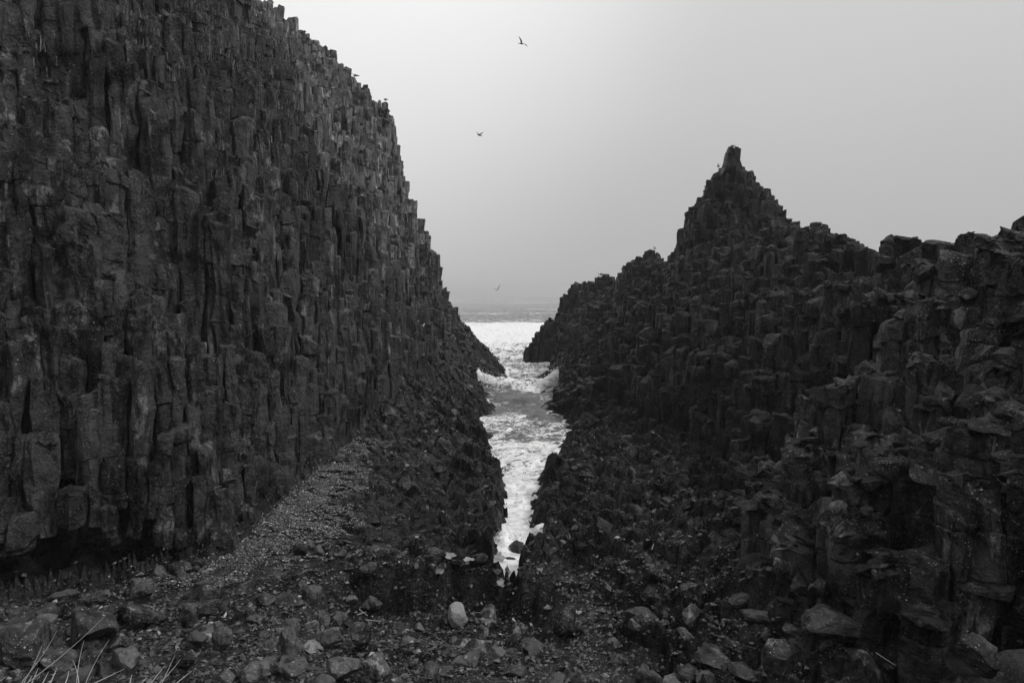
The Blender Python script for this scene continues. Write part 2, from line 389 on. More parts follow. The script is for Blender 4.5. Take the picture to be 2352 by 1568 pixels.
def rock_mat(name, lo, hi, pale_far=0., speck=.5, streak=True, tide=True, rough=(.38, .75), patch=.5, bumpd=.05, objvar=.35):
    m, nt, b = new_mat(name); N = NT(nt)
    geo = N.n('ShaderNodeNewGeometry'); pos = geo.outputs['Position']
    big = N.noise(pos, .45, 3); med = N.noise(pos, 2.2, 5, .6); fin = N.noise(pos, 13, 6, .65)
    st = N.noise(N.mapped(pos, (2.6, 2.6, .35)), 1.0, 4, .6)
    v = N.m('ADD', N.m('MULTIPLY', big, .30), N.m('MULTIPLY', med, .36))
    v = N.m('ADD', v, N.m('MULTIPLY', fin, .22))
    v = N.m('ADD', v, N.m('MULTIPLY', st if streak else med, .22))
    base = N.mr(v, .45, .62, lo, hi)
    if pale_far:   # light on the upper seaward cliff painted in, together with guano and dry lichen
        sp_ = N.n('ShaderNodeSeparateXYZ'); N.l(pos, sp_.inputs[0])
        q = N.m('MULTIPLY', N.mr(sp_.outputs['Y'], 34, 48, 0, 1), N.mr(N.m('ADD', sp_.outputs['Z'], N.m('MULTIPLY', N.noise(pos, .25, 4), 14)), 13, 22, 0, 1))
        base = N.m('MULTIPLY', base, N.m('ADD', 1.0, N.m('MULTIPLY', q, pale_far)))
    # paler weathered faces
    pt = N.mr(N.noise(N.mapped(pos, (1, 1, .5)), 1.1, 5, .6, .6), .56, .72, 0, patch)
    base = N.m('MULTIPLY', base, N.m('ADD', 1.0, pt))
    oi = N.n('ShaderNodeObjectInfo')
    isl = geo.outputs['Random Per Island']
    base = N.m('MULTIPLY', base, N.mr(isl, 0, 1, 1 - objvar * 1.3, 1 + objvar * 1.3, False))
    base = N.m('MULTIPLY', base, N.mr(oi.outputs['Random'], 0, 1, 1 - objvar * .5, 1 + objvar * .5, False))
    # clean fresh breaks, sharply bounded, and black stains running down
    wv = N.n('ShaderNodeVectorMath'); wv.operation = 'ADD'
    N.l(N.mapped(pos, (1.5, 1.5, .55)), wv.inputs[0]); N.l(isl, wv.inputs[1])
    fresh = N.mr(N.noise(wv.outputs[0], 1.0, 5, .62, .8), .595, .612, 0, 1)
    base = N.m('MULTIPLY', base, N.m('ADD', 1.0, N.m('MULTIPLY', fresh, patch * 3.0)))
    stain = N.mr(N.noise(N.mapped(pos, (3.2, 3.2, .45)), 1.0, 5, .6, .3), .53, .63, 1, .22)
    base = N.m('MULTIPLY', base, stain)
    # wet glints painted as pale specks, among lichen and barnacle ones
    d1 = N.vor(pos, 5.5); mk = N.mr(N.noise(pos, .8, 4), .46, .60, 0, 1)
    s1 = N.m('MULTIPLY', N.mr(d1, .07, .15, 1, 0), mk)
    d2 = N.vor(pos, 21.0); mk2 = N.mr(N.noise(pos, 2.3, 3), .46, .62, 0, 1)
    s2 = N.m('MULTIPLY', N.mr(d2, .13, .22, 1, 0), mk2)
    sp = N.m('MULTIPLY', N.m('MAXIMUM', s1, s2), speck)
    col = N.m('ADD', N.m('MULTIPLY', base, N.m('SUBTRACT', 1.0, sp)), N.m('MULTIPLY', sp, .50))
    rg = N.mr(N.noise(pos, 3.1, 4), .35, .65, rough[0] - .06, rough[1] - .05)
    if tide:      # black seaweed and wet rock in the tidal zone
        sz = N.n('ShaderNodeSeparateXYZ'); N.l(pos, sz.inputs[0])
        zz = N.m('ADD', sz.outputs['Z'], N.m('MULTIPLY', N.noise(pos, .6, 3), -2.2))
        tz = N.mr(zz, -.6, 1.6, 1, 0)
        col = N.m('MULTIPLY', col, N.m('SUBTRACT', 1.0, N.m('MULTIPLY', tz, .45)))
        rg = N.m('SUBTRACT', rg, N.m('MULTIPLY', tz, .12))
    N.l(col, b.inputs['Base Color'])
    wet0 = N.mr(N.noise(pos, 16, 3, .5), .60, .70, 0, .25)
    N.l(N.m('SUBTRACT', rg, wet0), b.inputs['Roughness'])
    wet = N.mr(N.noise(pos, 16, 3, .5), .60, .70, 0, 1)
    N.l(N.m('ADD', .14, N.m('MULTIPLY', wet, .75)), b.inputs['Specular IOR Level'])
    rid = N.m('ABSOLUTE', N.m('SUBTRACT', N.noise(pos, 3.4, 6, .62, .4), .5))
    rid2 = N.m('ABSOLUTE', N.m('SUBTRACT', N.noise(pos, 11, 5, .6, .3), .5))
    hgt = N.m('ADD', N.m('MULTIPLY', N.noise(pos, 7, 6, .66), .9), N.m('MULTIPLY', rid, 2.2))
    hgt = N.m('ADD', hgt, N.m('MULTIPLY', rid2, .8))
    hgt = N.m('ADD', hgt, N.m('MULTIPLY', N.noise(pos, 32, 3, .6), .22))
    N.l(N.bump(hgt, 1.0, bumpd), b.inputs['Normal'])
    return m

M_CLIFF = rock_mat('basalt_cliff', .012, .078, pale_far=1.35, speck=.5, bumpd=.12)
M_CLIFFR = rock_mat('basalt_cliff_seaward', .007, .038, speck=.55, bumpd=.11)
M_NEARR = rock_mat('basalt_near', .012, .075, speck=.85, bumpd=.11, patch=.7)
M_SHORE = rock_mat('shore_rock', .016, .090, speck=.9, streak=False, bumpd=.10)
M_STONE = rock_mat('beach_stone', .014, .068, speck=.5, streak=False, tide=False, rough=(.35, .6), patch=.6, bumpd=.025, objvar=.4)
M_PALE = rock_mat('pale_stone', .20, .30, speck=.1, streak=True, tide=False, rough=(.5, .7), patch=.1, bumpd=.02, objvar=0)
M_GREYSTONE = rock_mat('grey_stone', .045, .105, speck=.4, streak=False, tide=False, rough=(.4, .6), patch=.3, bumpd=.02, objvar=.2)
M_LICHEN = rock_mat('lichen_rock', .022, .085, speck=1.0, streak=False, tide=False, patch=.5, bumpd=.04, objvar=.1)

def simple_mat(name, c, rough=.6, var=.3, scale=8):
    m, nt, b = new_mat(name); N = NT(nt)
    geo = N.n('ShaderNodeNewGeometry')
    v = N.mr(N.noise(geo.outputs['Position'], scale, 4), .3, .7, c * (1 - var), c * (1 + var))
    N.l(v, b.inputs['Base Color']); b.inputs['Roughness'].default_value = rough
    return m
def isl_mat(name, lo, hi, rough=.5, bright=.08, hib=.5):
    """every loose piece gets its own grey"""
    m, nt, b = new_mat(name); N = NT(nt)
    geo = N.n('ShaderNodeNewGeometry'); r = geo.outputs['Random Per Island']
    v = N.mr(r, 0, 1, lo, hi, False)
    w = N.mr(r, 1 - bright, 1 - bright + .002, 0, 1, False)
    v = N.m('ADD', v, N.m('MULTIPLY', w, hib))
    v = N.m('MULTIPLY', v, N.mr(N.noise(geo.outputs['Position'], 9, 4), .3, .7, .7, 1.3))
    N.l(v, b.inputs['Base Color']); b.inputs['Roughness'].default_value = rough
    N.l(N.bump(N.noise(geo.outputs['Position'], 25, 4), .6, .02), b.inputs['Normal'])
    return m
M_PEBBLE = isl_mat('pebbles', .018, .10, .38, .02, .22)
M_SHELL = isl_mat('shell_gravel', .03, .20, .4, .08, .30)
M_RUBBLE = isl_mat('tidal_rubble', .008, .042, .34, .02, .22)
M_GRASS = isl_mat('dry_grass', .04, .14, .7, .05, .08)
M_STRAW = simple_mat('straw', .42, .6, .15, 30)
M_WHITE = simple_mat('white_feathers', .78, .7, .06)
M_GREYF = simple_mat('grey_feathers', .16, .7, .15)
M_DARKF = simple_mat('dark_feathers', .018, .6, .2)
M_DROP = simple_mat('spray', .88, .6, .04)
M_SOIL = rock_mat('earth_bank', .03, .08, speck=.2, streak=False, tide=False)

# ------------------------------------------------------------------ the core of the land (sheets under the loose geometry)
def shore_detail(x, y, z):
    beach = sstep(17.5, 14.5, y) * sstep(3.2, 1.2, x)
    ramp = sstep(-2.0, -3.4, x) * sstep(34, 24, y)
    amp = (1 - .82 * beach) * (1 - .55 * ramp) * (1 - .6 * sstep(-5.2, -6.0, x) * sstep(29, 27, y))
    u = x * .82 + y * .57; w = -x * .57 + y * .82                 # joints run obliquely across the shore
    wob = fbm(x * .8, y * .8, z, 3)
    f1, f2, v1, t1 = worley(u / .62 + wob * .6, w / 1.25 + wob * .3, 3)
    h = (v1 - .5) * .50 + t1 * .75 - .16 * np.exp(-(f2 - f1) / .10)
    f1, f2, v2, t2 = worley(u / .26 + wob * .5, w / .46, 8)
    h += (v2 - .5) * .22 + t2 * .42 - .08 * np.exp(-(f2 - f1) / .14)
    f1, f2, v3, t3 = worley(x / .15 + wob, y / .17, 15)
    h += (v3 - .5) * .06 + t3 * .10
    h += fbm(x / 1.8, y / 1.8, z, 3) * .45 + fbm(x * 3.2, y * 3.2, z, 3) * .10 - .22 * np.abs(fbm(x * .9 + 7, y * .9, z, 3))
    return h * amp - .10 * beach

POOLS = []      # x, y, z, rx, ry
def add_pool(px, py, w, h):
    x, y, z = hit(px, py)
    s_ = y / 1568.0
    down = (py - 678) / 1568.0
    ry = max(h * s_ / max(down, .2) * .5 * .62, .10)
    POOLS.append((x, y + ry * .6, z - .05, w * s_ * .5 * .9, ry))
for p_ in [(1010, 1310, 26, 34), (1033, 1282, 22, 20), (1076, 1308, 24, 12), (1146, 1300, 24, 34), (1118, 1425, 34, 40),
           (1285, 1243, 36, 14), (1362, 1250, 12, 14), (1394, 1262, 14, 26), (1322, 1404, 30, 10), (1424, 1354, 22, 9),
           (1260, 1392, 16, 10), (1150, 1352, 16, 26), (1241, 1306, 14, 8)]:
    add_pool(*p_)
def carve(x, y, z):
    for (a, b_, c, rx, ry) in POOLS:
        d = np.hypot((x - a) / rx, (y - b_) / ry) * (1 + .35 * np.sin(5 * np.arctan2(y - b_, x - a) + a * 9))
        z = np.where(d < 1.5, np.minimum(z, c - .10 + .16 * sstep(.65, 1.5, d)) * (1 - sstep(1.0, 1.5, d)) + z * sstep(1.0, 1.5, d), z)
    return z

def grid_faces(ny, nx, keep=None):
    i = np.arange(ny - 1)[:, None] * nx + np.arange(nx - 1)[None]
    f = np.stack([i, i + 1, i + nx + 1, i + nx], -1)
    return f.reshape(-1, 4) if keep is None else f[keep]
def compact(V, F):
    u, inv = np.unique(F, return_inverse=True)
    return V[u], inv.reshape(F.shape), u

# shore sheet (fine)
sx = np.arange(-10.5, 11.0, .07); sy = np.concatenate([np.arange(8.0, 46, .075), np.arange(46, 84, .14)])
X, Y = np.meshgrid(sx, sy)
Z = samp(T, X, Y) + shore_detail(X, Y, samp(T0, X, Y))
inside = (X > BLf(Y) - 1.2) & (X < BRf(Y) + 1.2)
chan = samp(T0, X, Y)
Z = np.where(chan < .3, np.minimum(Z, chan + .35), Z)
under = np.maximum(BLf(Y) - X, X - BRf(Y))
Z = np.where((under > .15) & (X < 0) & (Y < 19), Z * .35 + 1.7 * .65 - under * .25, Z)
Z = np.where(under > .15, np.minimum(Z, np.where(X < 0, 2.1, 1.6) + np.where(X > 0, 1.2, 0) * (Y < 19) - under * .3), Z)
for i_ in range(2):
    X = X + fbm(X * 1.6, Y * 1.6 + i_, Z * 1.6, 2) * .09 * (1 if i_ == 0 else 0)
Z = carve(X, Y, Z)
SHORE = Z.copy(); SHX, SHY = sx, sy
keep = inside[:-1, :-1] & inside[1:, 1:]
F = grid_faces(len(sy), len(sx), keep)
V, F, _ = compact(np.stack([X, Y, Z], -1).reshape(-1, 3), F)
shore = link('rocky_shore', mk_mesh('rocky_shore', V, [(4, F)], [M_SHORE]), kind='structure',
             label='dark broken rock shelves and shingle floor between the two cliffs')
def shore_z(x, y):
    fx = np.clip((x - sx[0]) / .07, 0, len(sx) - 1.001); fy = np.clip(np.searchsorted(sy, y), 0, len(sy) - 2)
    ix, iy = np.asarray(fx).astype(int), np.asarray(fy).astype(int)
    return SHORE[iy, ix]

# cliff cores (coarse, set back behind the columns)
CORE = shift_min(T, .55) - .25
cavem = sstep(-6.7, -7.5, MX) * sstep(19.0, 17.5, MY) * sstep(12, 13, MY)
C2 = shift_min(T, 2.4) - .1
CORE = CORE * (1 - cavem) + C2 * cavem
del C2
cx = np.arange(-58, 38, .25); cy = np.arange(-6, 92.5, .25)
X, Y = np.meshgrid(cx, cy)
Zt = samp(CORE, X, Y) + fbm(X / 1.3, Y / 1.3, 0 * X, 3) * .3 + shore_detail(X, Y + 30, 0 * X) * .9
ground_m = (Y < 8.4)
leftm = (X < BLf(Y)) & ~ground_m; rightm = (X > BRf(Y)) & ~ground_m
Vall = np.stack([X, Y, Zt], -1).reshape(-1, 3)
def region(mask, name, mat, **kw):
    k = mask[:-1, :-1]
    V, F, _ = compact(Vall, grid_faces(len(cy), len(cx), k))
    return link(name, mk_mesh(name, V, [(4, F)], [mat]), **kw)
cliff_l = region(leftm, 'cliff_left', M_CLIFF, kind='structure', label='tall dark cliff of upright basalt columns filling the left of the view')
cliff_r = region(rightm, 'cliff_right', M_CLIFFR, kind='structure', label='jagged black basalt ridge rising to a sharp pinnacle on the right')
region(ground_m, 'ground', M_SOIL, kind='structure', label='earth bank at the head of the gully')

# ------------------------------------------------------------------ basalt columns
def clip_poly(poly, nx_, ny_, d):
    out = []
    n = len(poly)
    for i in range(n):
        a, b = poly[i], poly[(i + 1) % n]
        da = a[0] * nx_ + a[1] * ny_ - d; db = b[0] * nx_ + b[1] * ny_ - d
        if da <= 0: out.append(a)
        if (da < 0) != (db < 0) and abs(da - db) > 1e-9:
            t = da / (da - db); out.append((a[0] + (b[0] - a[0]) * t, a[1] + (b[1] - a[1]) * t))
    return out

def cells(x0, x1, y0, y1, s, seed, ok):
    """irregular polygon cells on a jittered hexagonal lattice"""
    r = np.random.default_rng(seed); h = s * .866
    ny_, nx_ = int((y1 - y0) / h) + 3, int((x1 - x0) / s) + 3
    P_ = np.zeros((ny_, nx_, 2))
    for j in range(ny_):
        P_[j, :, 0] = x0 + (np.arange(nx_) + (.5 if j % 2 else 0)) * s
        P_[j, :, 1] = y0 + j * h
    P_ += r.uniform(-.44, .44, P_.shape) * s
    mask = ok(P_[..., 0], P_[..., 1])
    res = []
    for j in range(1, ny_ - 1):
        for i in range(1, nx_ - 1):
            if not mask[j, i]: continue
            c = P_[j, i]
            poly = [(-s, -s), (s, -s), (s, s), (-s, s)]
            for dj in (-1, 0, 1):
                for di in ((-1, 0, 1) if dj == 0 else ((0, 1) if j % 2 else (-1, 0))):
                    if di == 0 and dj == 0: continue
                    q = P_[j + dj, i + di] - c
                    L = math.hypot(*q)
                    if L < 1e-6: continue
                    poly = clip_poly(poly, q[0] / L, q[1] / L, L / 2)
                    if len(poly) < 3: break
            if len(poly) >= 3: res.append((c, np.array(poly)))
    return res

def column_geo(c, poly, zt, zb, r, fine, lean=(0, 0), blocky=False, side_l=False):
    """stack of cracked, spalled and shifted blocks; returns verts, quads, tris"""
    n = len(poly); pts = []
    for i in range(n):
        a, b = poly[i], poly[(i + 1) % n]
        L = np.linalg.norm(b - a)
        if L < .05: continue
        cut = min(.14 * L + .01, .06)
        u = (b - a) / L; nr = np.array([u[1], -u[0]])
        pts.append(a + u * cut)
        if fine and L > .22:
            for q in ((.5,) if L < .42 else (.33, .67)): pts.append(a * (1 - q) + b * q + nr * r.normal(0, .022))
        pts.append(b - u * cut)
    pts = np.array(pts) * (1.0 + r.normal(0, .03))
    m = len(pts)
    seg = .32 if fine == 2 else (.6 if fine else 1.1)
    jag = .028 if fine else .02
    zs, W, TL, offs = [], [], [], []
    def block():
        w = np.full(m, 1 + r.normal(0, .055))
        for _ in range(r.integers(0, 4)):          # spalled corner or face
            k0 = r.integers(m); ln_ = r.integers(1, max(2, m // 3)); w[(k0 + np.arange(ln_)) % m] -= r.uniform(.05, .24)
        return w
    def put(z, w, tl, o):
        zs.append(z); W.append(w); TL.append(tl); offs.append(o)
    w = block(); o = np.zeros(2); none = np.zeros(2)
    tilt = r.normal(0, .26, 2)
    put(zt, w, tilt, o)
    z = zt
    def gap():
        if not blocky and side_l: return r.uniform(.3, 1.2) if r.random() < .5 else r.uniform(1.2, 3.5)
        if blocky: return r.uniform(.12, .75)
        return r.uniform(.15, .9) if r.random() < .78 else r.uniform(.9, 2.2)
    nxt = z - gap()
    while z > zb:
        z -= seg * r.uniform(.7, 1.3)
        if z < nxt:
            w2 = block(); o2 = r.normal(0, .04, 2); tl = r.normal(0, .20, 2)
            put(nxt + .03, w, tl, o); put(nxt, np.minimum(w, w2) - r.uniform(.02, .09), tl, (o + o2) / 2); put(nxt - .03, w2, tl, o2)
            w, o = w2, o2; z = min(z, nxt - .16); nxt = nxt - .2 - gap()
        put(z, w + r.normal(0, jag, m), none, o + r.normal(0, .012, 2))
    zs[-1] = min(zs[-1], zb)
    R = len(zs); zs = np.array(zs); W = np.array(W); TL = np.array(TL); offs = np.array(offs)
    V = np.empty((R + 1, m, 3))
    V[1:, :, :2] = pts[None] * W[..., None] + offs[:, None]
    V[1:, :, 2] = zs[:, None] + np.clip(TL @ pts.T, -.14, .14)
    chip = np.where(r.random(m) < .25, -r.uniform(.04, .22), 0)
    V[1, :, 2] += chip - .03
    k2 = V[2, :, 2] > V[1, :, 2] - .03
    V[2, k2, 2] = V[1, k2, 2] - .05
    V[0, :, :2] = pts * .84 + r.normal(0, .025, (m, 2)); V[0, :, 2] = zt + (pts @ tilt) * .84 + .01 + r.normal(0, .035, m)
    V = V.reshape(-1, 3)
    V = np.vstack([V, [[0, 0, zt + .04 + r.normal(0, .05)]]])
    V[:, 0] += lean[0] * (V[:, 2] - zb) ; V[:, 1] += lean[1] * (V[:, 2] - zb)
    V[:, :2] += c
    i = np.arange(R)[:, None] * m; j = np.arange(m)[None]; jn = (j + 1) % m
    Q = np.stack([i + j, i + m + j, i + m + jn, i + jn], -1).reshape(-1, 4)
    Tt = np.stack([np.full(m, len(V) - 1), np.arange(m), (np.arange(m) + 1) % m], -1)
    return V, Q, Tt

def rough(V, a1=.17, a2=.06):
    x, y, z = V.T
    o = V.copy()
    o[:, 0] += fbm(x * 1.3, y * 1.3, z * .8, 2) * a1 + fbm(x * 4.5, y * 4.5, z * 3.5, 2) * a2
    o[:, 1] += fbm(x * 1.3 + 31, y * 1.3, z * 1.0, 2) * a1 + fbm(x * 4.5 + 31, y * 4.5, z * 3.5, 2) * a2
    o[:, 2] += fbm(x * 3, y * 3 + 7, z * 3, 2) * a2 * 1.5
    return o

exposed = (T - shift_min(T, .7)) > np.where(MX > 0, np.where(MY > 22, .35, .6), .8)
sl_grid = (exposed).astype(float)
def ok_cols(side, ylo, yhi):
    def f(x, y):
        e = samp(sl_grid, x, y) > .3
        b = (x < BLf(y) + .15) if side < 0 else (x > BRf(y) - .15)
        gx_, gy_ = samp(gxx, x, y), samp(gyy, x, y)
        n = np.hypot(gx_, gy_) + 1e-6; d = np.hypot(x, y)
        facing = (gx_ * x + gy_ * y) / n / d > (-.45 if side < 0 else -.7)            # rises away from the camera
        hidden_top = samp(T, x, y) > 46
        return e & b & (y >= ylo) & (y < yhi) & facing & ~hidden_top
    return f
def visible_size(x, y, zt, s):
    return s / math.hypot(x, y)

def build_columns(side, parent, mat, sets, nparts, lean):
    items = []
    r = np.random.default_rng(100 + side)
    for (x0, x1, y0, y1, s, fine) in sets:
        for c, poly in cells(x0, x1, y0, y1, s, 50 + int(y0) + side, ok_cols(side, y0, y1)):
            x, y = c
            z0 = float(samp(T, x, y))
            cl = float(_rnd[_h(np.int64(x // 1.4), np.int64(y // 1.4), np.int64(5))][0]) - .5
            amp = .5 if side < 0 else .55
            if y > 66: amp *= .6
            if side < 0 and y > 52: amp *= .5
            if side > 0 and y > 46: amp *= .7
            zt = z0 + r.normal(0, amp * (.9 if side < 0 else .55)) + cl * amp * (1.6 if side < 0 else 1.3)
            if z0 > 16 and side < 0: zt = z0 + r.normal(0, .25) + cl * .5
            zb = float(samp(TMIN, x, y)) - 1.0
            if side < 0 and 12.2 < y < 18.6 and x < -6.8 and zb < 3.8:      # undercut at the foot of the near wall
                zb = float(np.interp(x, [-13, -11, -9.3, -8.2, -7.2], [2.5, 2.7, 3.0, 3.0, 1.8])) + r.uniform(-.35, .35)
                zt = max(zt, zb + .5)
            if zt - zb < .4: continue
            if zb > CAM_Z + .50 * y + 4 or abs(x) > .86 * y + 3: continue
            zt = min(zt, CAM_Z + .56 * y + 7)
            ln = (lean[0] + r.normal(0, .028), lean[1] + r.normal(0, .022))
            # keep the top where the terrain wants it
            cc = np.array([x - ln[0] * (zt - zb), y - ln[1] * (zt - zb)])
            items.append((math.hypot(x, y) / s, cc, poly, zt, zb, fine, ln, x, y))
    # those that show largest become parts of their own
    def inview(it):
        x, y = it[7], it[8]
        return abs(x / max(y, .1)) < .80 and y > 8 and (it[4] < CAM_Z + y * .40)
    items.sort(key=lambda it: (0 if inview(it) else 1, it[0]))
    VS, QS, TS, off = [], [], [], 0
    rec = []
    for k, it in enumerate(items):
        V, Q, Tt = column_geo(it[1], it[2], it[3], it[4], r, it[5], it[6], side > 0 and it[8] < 22, side < 0)
        rec.append((off, len(V), Q, Tt)); VS.append(V); off += len(V)
    Vn = rough(np.concatenate(VS))
    npart = min(nparts, len(rec))
    base_me = None
    for k in range(npart):
        o_, n_, Q, Tt = rec[k]
        v_ = Vn[o_:o_ + n_]; org = np.array([v_[:, 0].mean(), v_[:, 1].mean(), v_[:, 2].min()])
        link('basalt_column', mk_mesh('basalt_column', v_ - org, [(4, Q), (3, Tt)], [M_NEARR if side > 0 and items[k][8] < 20 else mat]), parent, org)
    o0 = rec[npart][0] if npart < len(rec) else off
    if npart < len(rec):
        q = np.concatenate([Q + o_ - o0 for (o_, n_, Q, Tt) in rec[npart:]])
        t = np.concatenate([Tt + o_ - o0 for (o_, n_, Q, Tt) in rec[npart:]])
        link('column_mass', mk_mesh('column_mass', Vn[o0:], [(4, q), (3, t)], [mat]), parent, kind='stuff')
    print('columns', side, len(items), 'verts', off)

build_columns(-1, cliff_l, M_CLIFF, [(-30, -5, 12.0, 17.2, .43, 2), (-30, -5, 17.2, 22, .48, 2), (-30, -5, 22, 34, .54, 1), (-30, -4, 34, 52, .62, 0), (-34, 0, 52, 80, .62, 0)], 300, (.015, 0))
build_columns(1, cliff_r, M_CLIFFR, [(2, 22, 8.2, 20, .64, 2), (3, 26, 20, 34, .64, 1), (2, 28, 34, 48, .60, 0), (2, 28, 48, 62, .52, 0), (0, 26, 62, 86, .74, 0)], 300, (.03, 0.02))

# ------------------------------------------------------------------ loose rock
def ico(sub):
    t = (1 + 5 ** .5) / 2
    v = np.array([(-1, t, 0), (1, t, 0), (-1, -t, 0), (1, -t, 0), (0, -1, t), (0, 1, t), (0, -1, -t), (0, 1, -t), (t, 0, -1), (t, 0, 1), (-t, 0, -1), (-t, 0, 1)], float)
    f = np.array([(0, 11, 5), (0, 5, 1), (0, 1, 7), (0, 7, 10), (0, 10, 11), (1, 5, 9), (5, 11, 4), (11, 10, 2), (10, 7, 6), (7, 1, 8), (3, 9, 4), (3, 4, 2), (3, 2, 6), (3, 6, 8), (3, 8, 9), (4, 9, 5), (2, 4, 11), (6, 2, 10), (8, 6, 7), (9, 8, 1)])
    v /= np.linalg.norm(v, axis=1)[:, None]
    for _ in range(sub):
        vv = list(map(tuple, v)); cache = {}; nf = []
        def mid(a, b):
            k = (min(a, b), max(a, b))
            if k not in cache:
                p = np.array(vv[a]) + np.array(vv[b]); p /= np.linalg.norm(p); vv.append(tuple(p)); cache[k] = len(vv) - 1
            return cache[k]
        for a, b, c in f:
            ab, bc, ca = mid(a, b), mid(b, c), mid(c, a)
            nf += [(a, ab, ca), (b, bc, ab), (c, ca, bc), (ab, bc, ca)]
        v = np.array(vv); f = np.array(nf)
    return v, f
ICO = [ico(k) for k in range(4)]
def stone(seed, sub=2, cuts=9, depth=(.55, .9), noise=.07, squash=(1, .8, .65)):
    r = np.random.default_rng(seed)
    v, f = ICO[sub]; v = v.copy()
    for _ in range(cuts):
        n = r.normal(size=3); n /= np.linalg.norm(n); d = r.uniform(*depth)
        k = v @ n; m = k > d
        v[m] -= (k[m] - d)[:, None] * n
    s_ = r.uniform(0, 50)
    v *= 1 + noise * fbm(v[:, 0] * 2 + s_, v[:, 1] * 2, v[:, 2] * 2, 3)[:, None] * 2
    v *= np.array(squash) * r.uniform(.85, 1.15, 3)
    return v / np.abs(v[:, :2]).max(), f

def rotm(r, full=True, tumble=.35):
    a = r.uniform(0, 2 * math.pi)
    R = np.array([[math.cos(a), -math.sin(a), 0], [math.sin(a), math.cos(a), 0], [0, 0, 1]])
    if full:
        b, c = r.normal(0, tumble, 2)
        R = R @ np.array([[1, 0, 0], [0, math.cos(b), -math.sin(b)], [0, math.sin(b), math.cos(b)]]) @ np.array([[math.cos(c), 0, math.sin(c)], [0, 1, 0], [-math.sin(c), 0, math.cos(c)]])
    return R

DGH = [None]
def drop(x, y, top=60.0):
    """height of the built rock under each point, nan where there is none"""
    if DGH[0] is None:
        scn.view_layers[0].update(); DGH[0] = bpy.context.evaluated_depsgraph_get()
    z = np.full(len(x), np.nan)
    dn = Vector((0, 0, -1))
    for k in range(len(x)):
        ok, p, n, i_, ob, _ = scn.ray_cast(DGH[0], Vector((x[k], y[k], top)), dn)
        if ok and n.z > .25: z[k] = p.z
    return z
def scatter(name, n, area, size, protos, mat, parent, seed, zfun, ok=None, sink=.25, parts=0, part_name='rock', pw=2.2, tumble=.35, **kw):
    r = np.random.default_rng(seed)
    x = r.uniform(area[0], area[1], n); y = r.uniform(area[2], area[3], n)
    if ok is not None:
        m = ok(x, y)
        for (a, b_, c, rx, ry) in POOLS: m &= np.hypot((x - a) / rx, (y - b_) / ry) > 1.0
        x, y = x[m], y[m]
    s_ = size[0] + (size[1] - size[0]) * r.random(len(x)) ** pw
    z = zfun(x, y); m = ~np.isnan(z); x, y, z, s_ = x[m], y[m], z[m], s_[m]
    order = np.argsort(-s_ / np.hypot(x, y))
    VS, FS, off = [], [], 0
    for q, k in enumerate(order):
        pv, pf = protos[r.integers(len(protos))]
        v_ = (pv @ rotm(r, True, tumble).T) * s_[k]
        loc = np.array([x[k], y[k], z[k] + s_[k] * (.35 - sink)])
        if q < parts:
            link(part_name, mk_mesh(part_name, v_, [(3, pf)], [mat]), parent, loc)
        else:
            VS.append(v_ + loc); FS.append(pf + off); off += len(v_)
    if VS:
        return link(name, mk_mesh(name, np.concatenate(VS), [(3, np.concatenate(FS))], [mat]), parent, kind='stuff', **kw)

ang1 = [stone(200 + k, 1, 11, (.25, .7), .24, (1, .7, .5)) for k in range(20)]
ang2 = [stone(230 + k, 2, 10, (.5, .85), .10) for k in range(10)]
def octa(k):
    r = np.random.default_rng(k)
    v = np.array([(1, 0, 0), (-1, 0, 0), (0, 1, 0), (0, -1, 0), (0, 0, 1), (0, 0, -1)], float) * np.array([1, .75, .5]) + r.normal(0, .16, (6, 3))
    return v, np.array([(0, 2, 4), (2, 1, 4), (1, 3, 4), (3, 0, 4), (2, 0, 5), (1, 2, 5), (3, 1, 5), (0, 3, 5)])
rnd0 = [octa(k) for k in range(14)]
def on_shore(x, y):
    return (x > BLf(y) - .8) & (x < BRf(y) + .8) & (samp(T0, x, y) > .35)
def bedrock(x, y):
    b = sstep(17.0, 14.5, y) * sstep(3.2, 1.2, x)
    return on_shore(x, y) & (np.random.default_rng(5).random(len(x)) > b) & ~((x < -4.5 - (y - 17) * .1) & (y < 24) & (x > BLf(y)))
scatter('broken_rock', 2400, (-8, 10, 13.5, 45), (.08, .36), ang1, M_SHORE, shore, 41, shore_z, bedrock, sink=.4, parts=300, pw=2.4, tumble=.6)
scatter('broken_rock', 2000, (-9, 9, 44, 82), (.15, .5), ang1, M_SHORE, shore, 42, shore_z, on_shore, sink=.35)
scatter('tidal_rubble', 3500, (-8, 9, 13, 38), (.04, .16), [stone(300 + k, 1, 8, (.25, .7), .35, (1, .6, .35)) for k in range(12)], M_RUBBLE, shore, 43, shore_z, bedrock, sink=.25, tumble=.7)
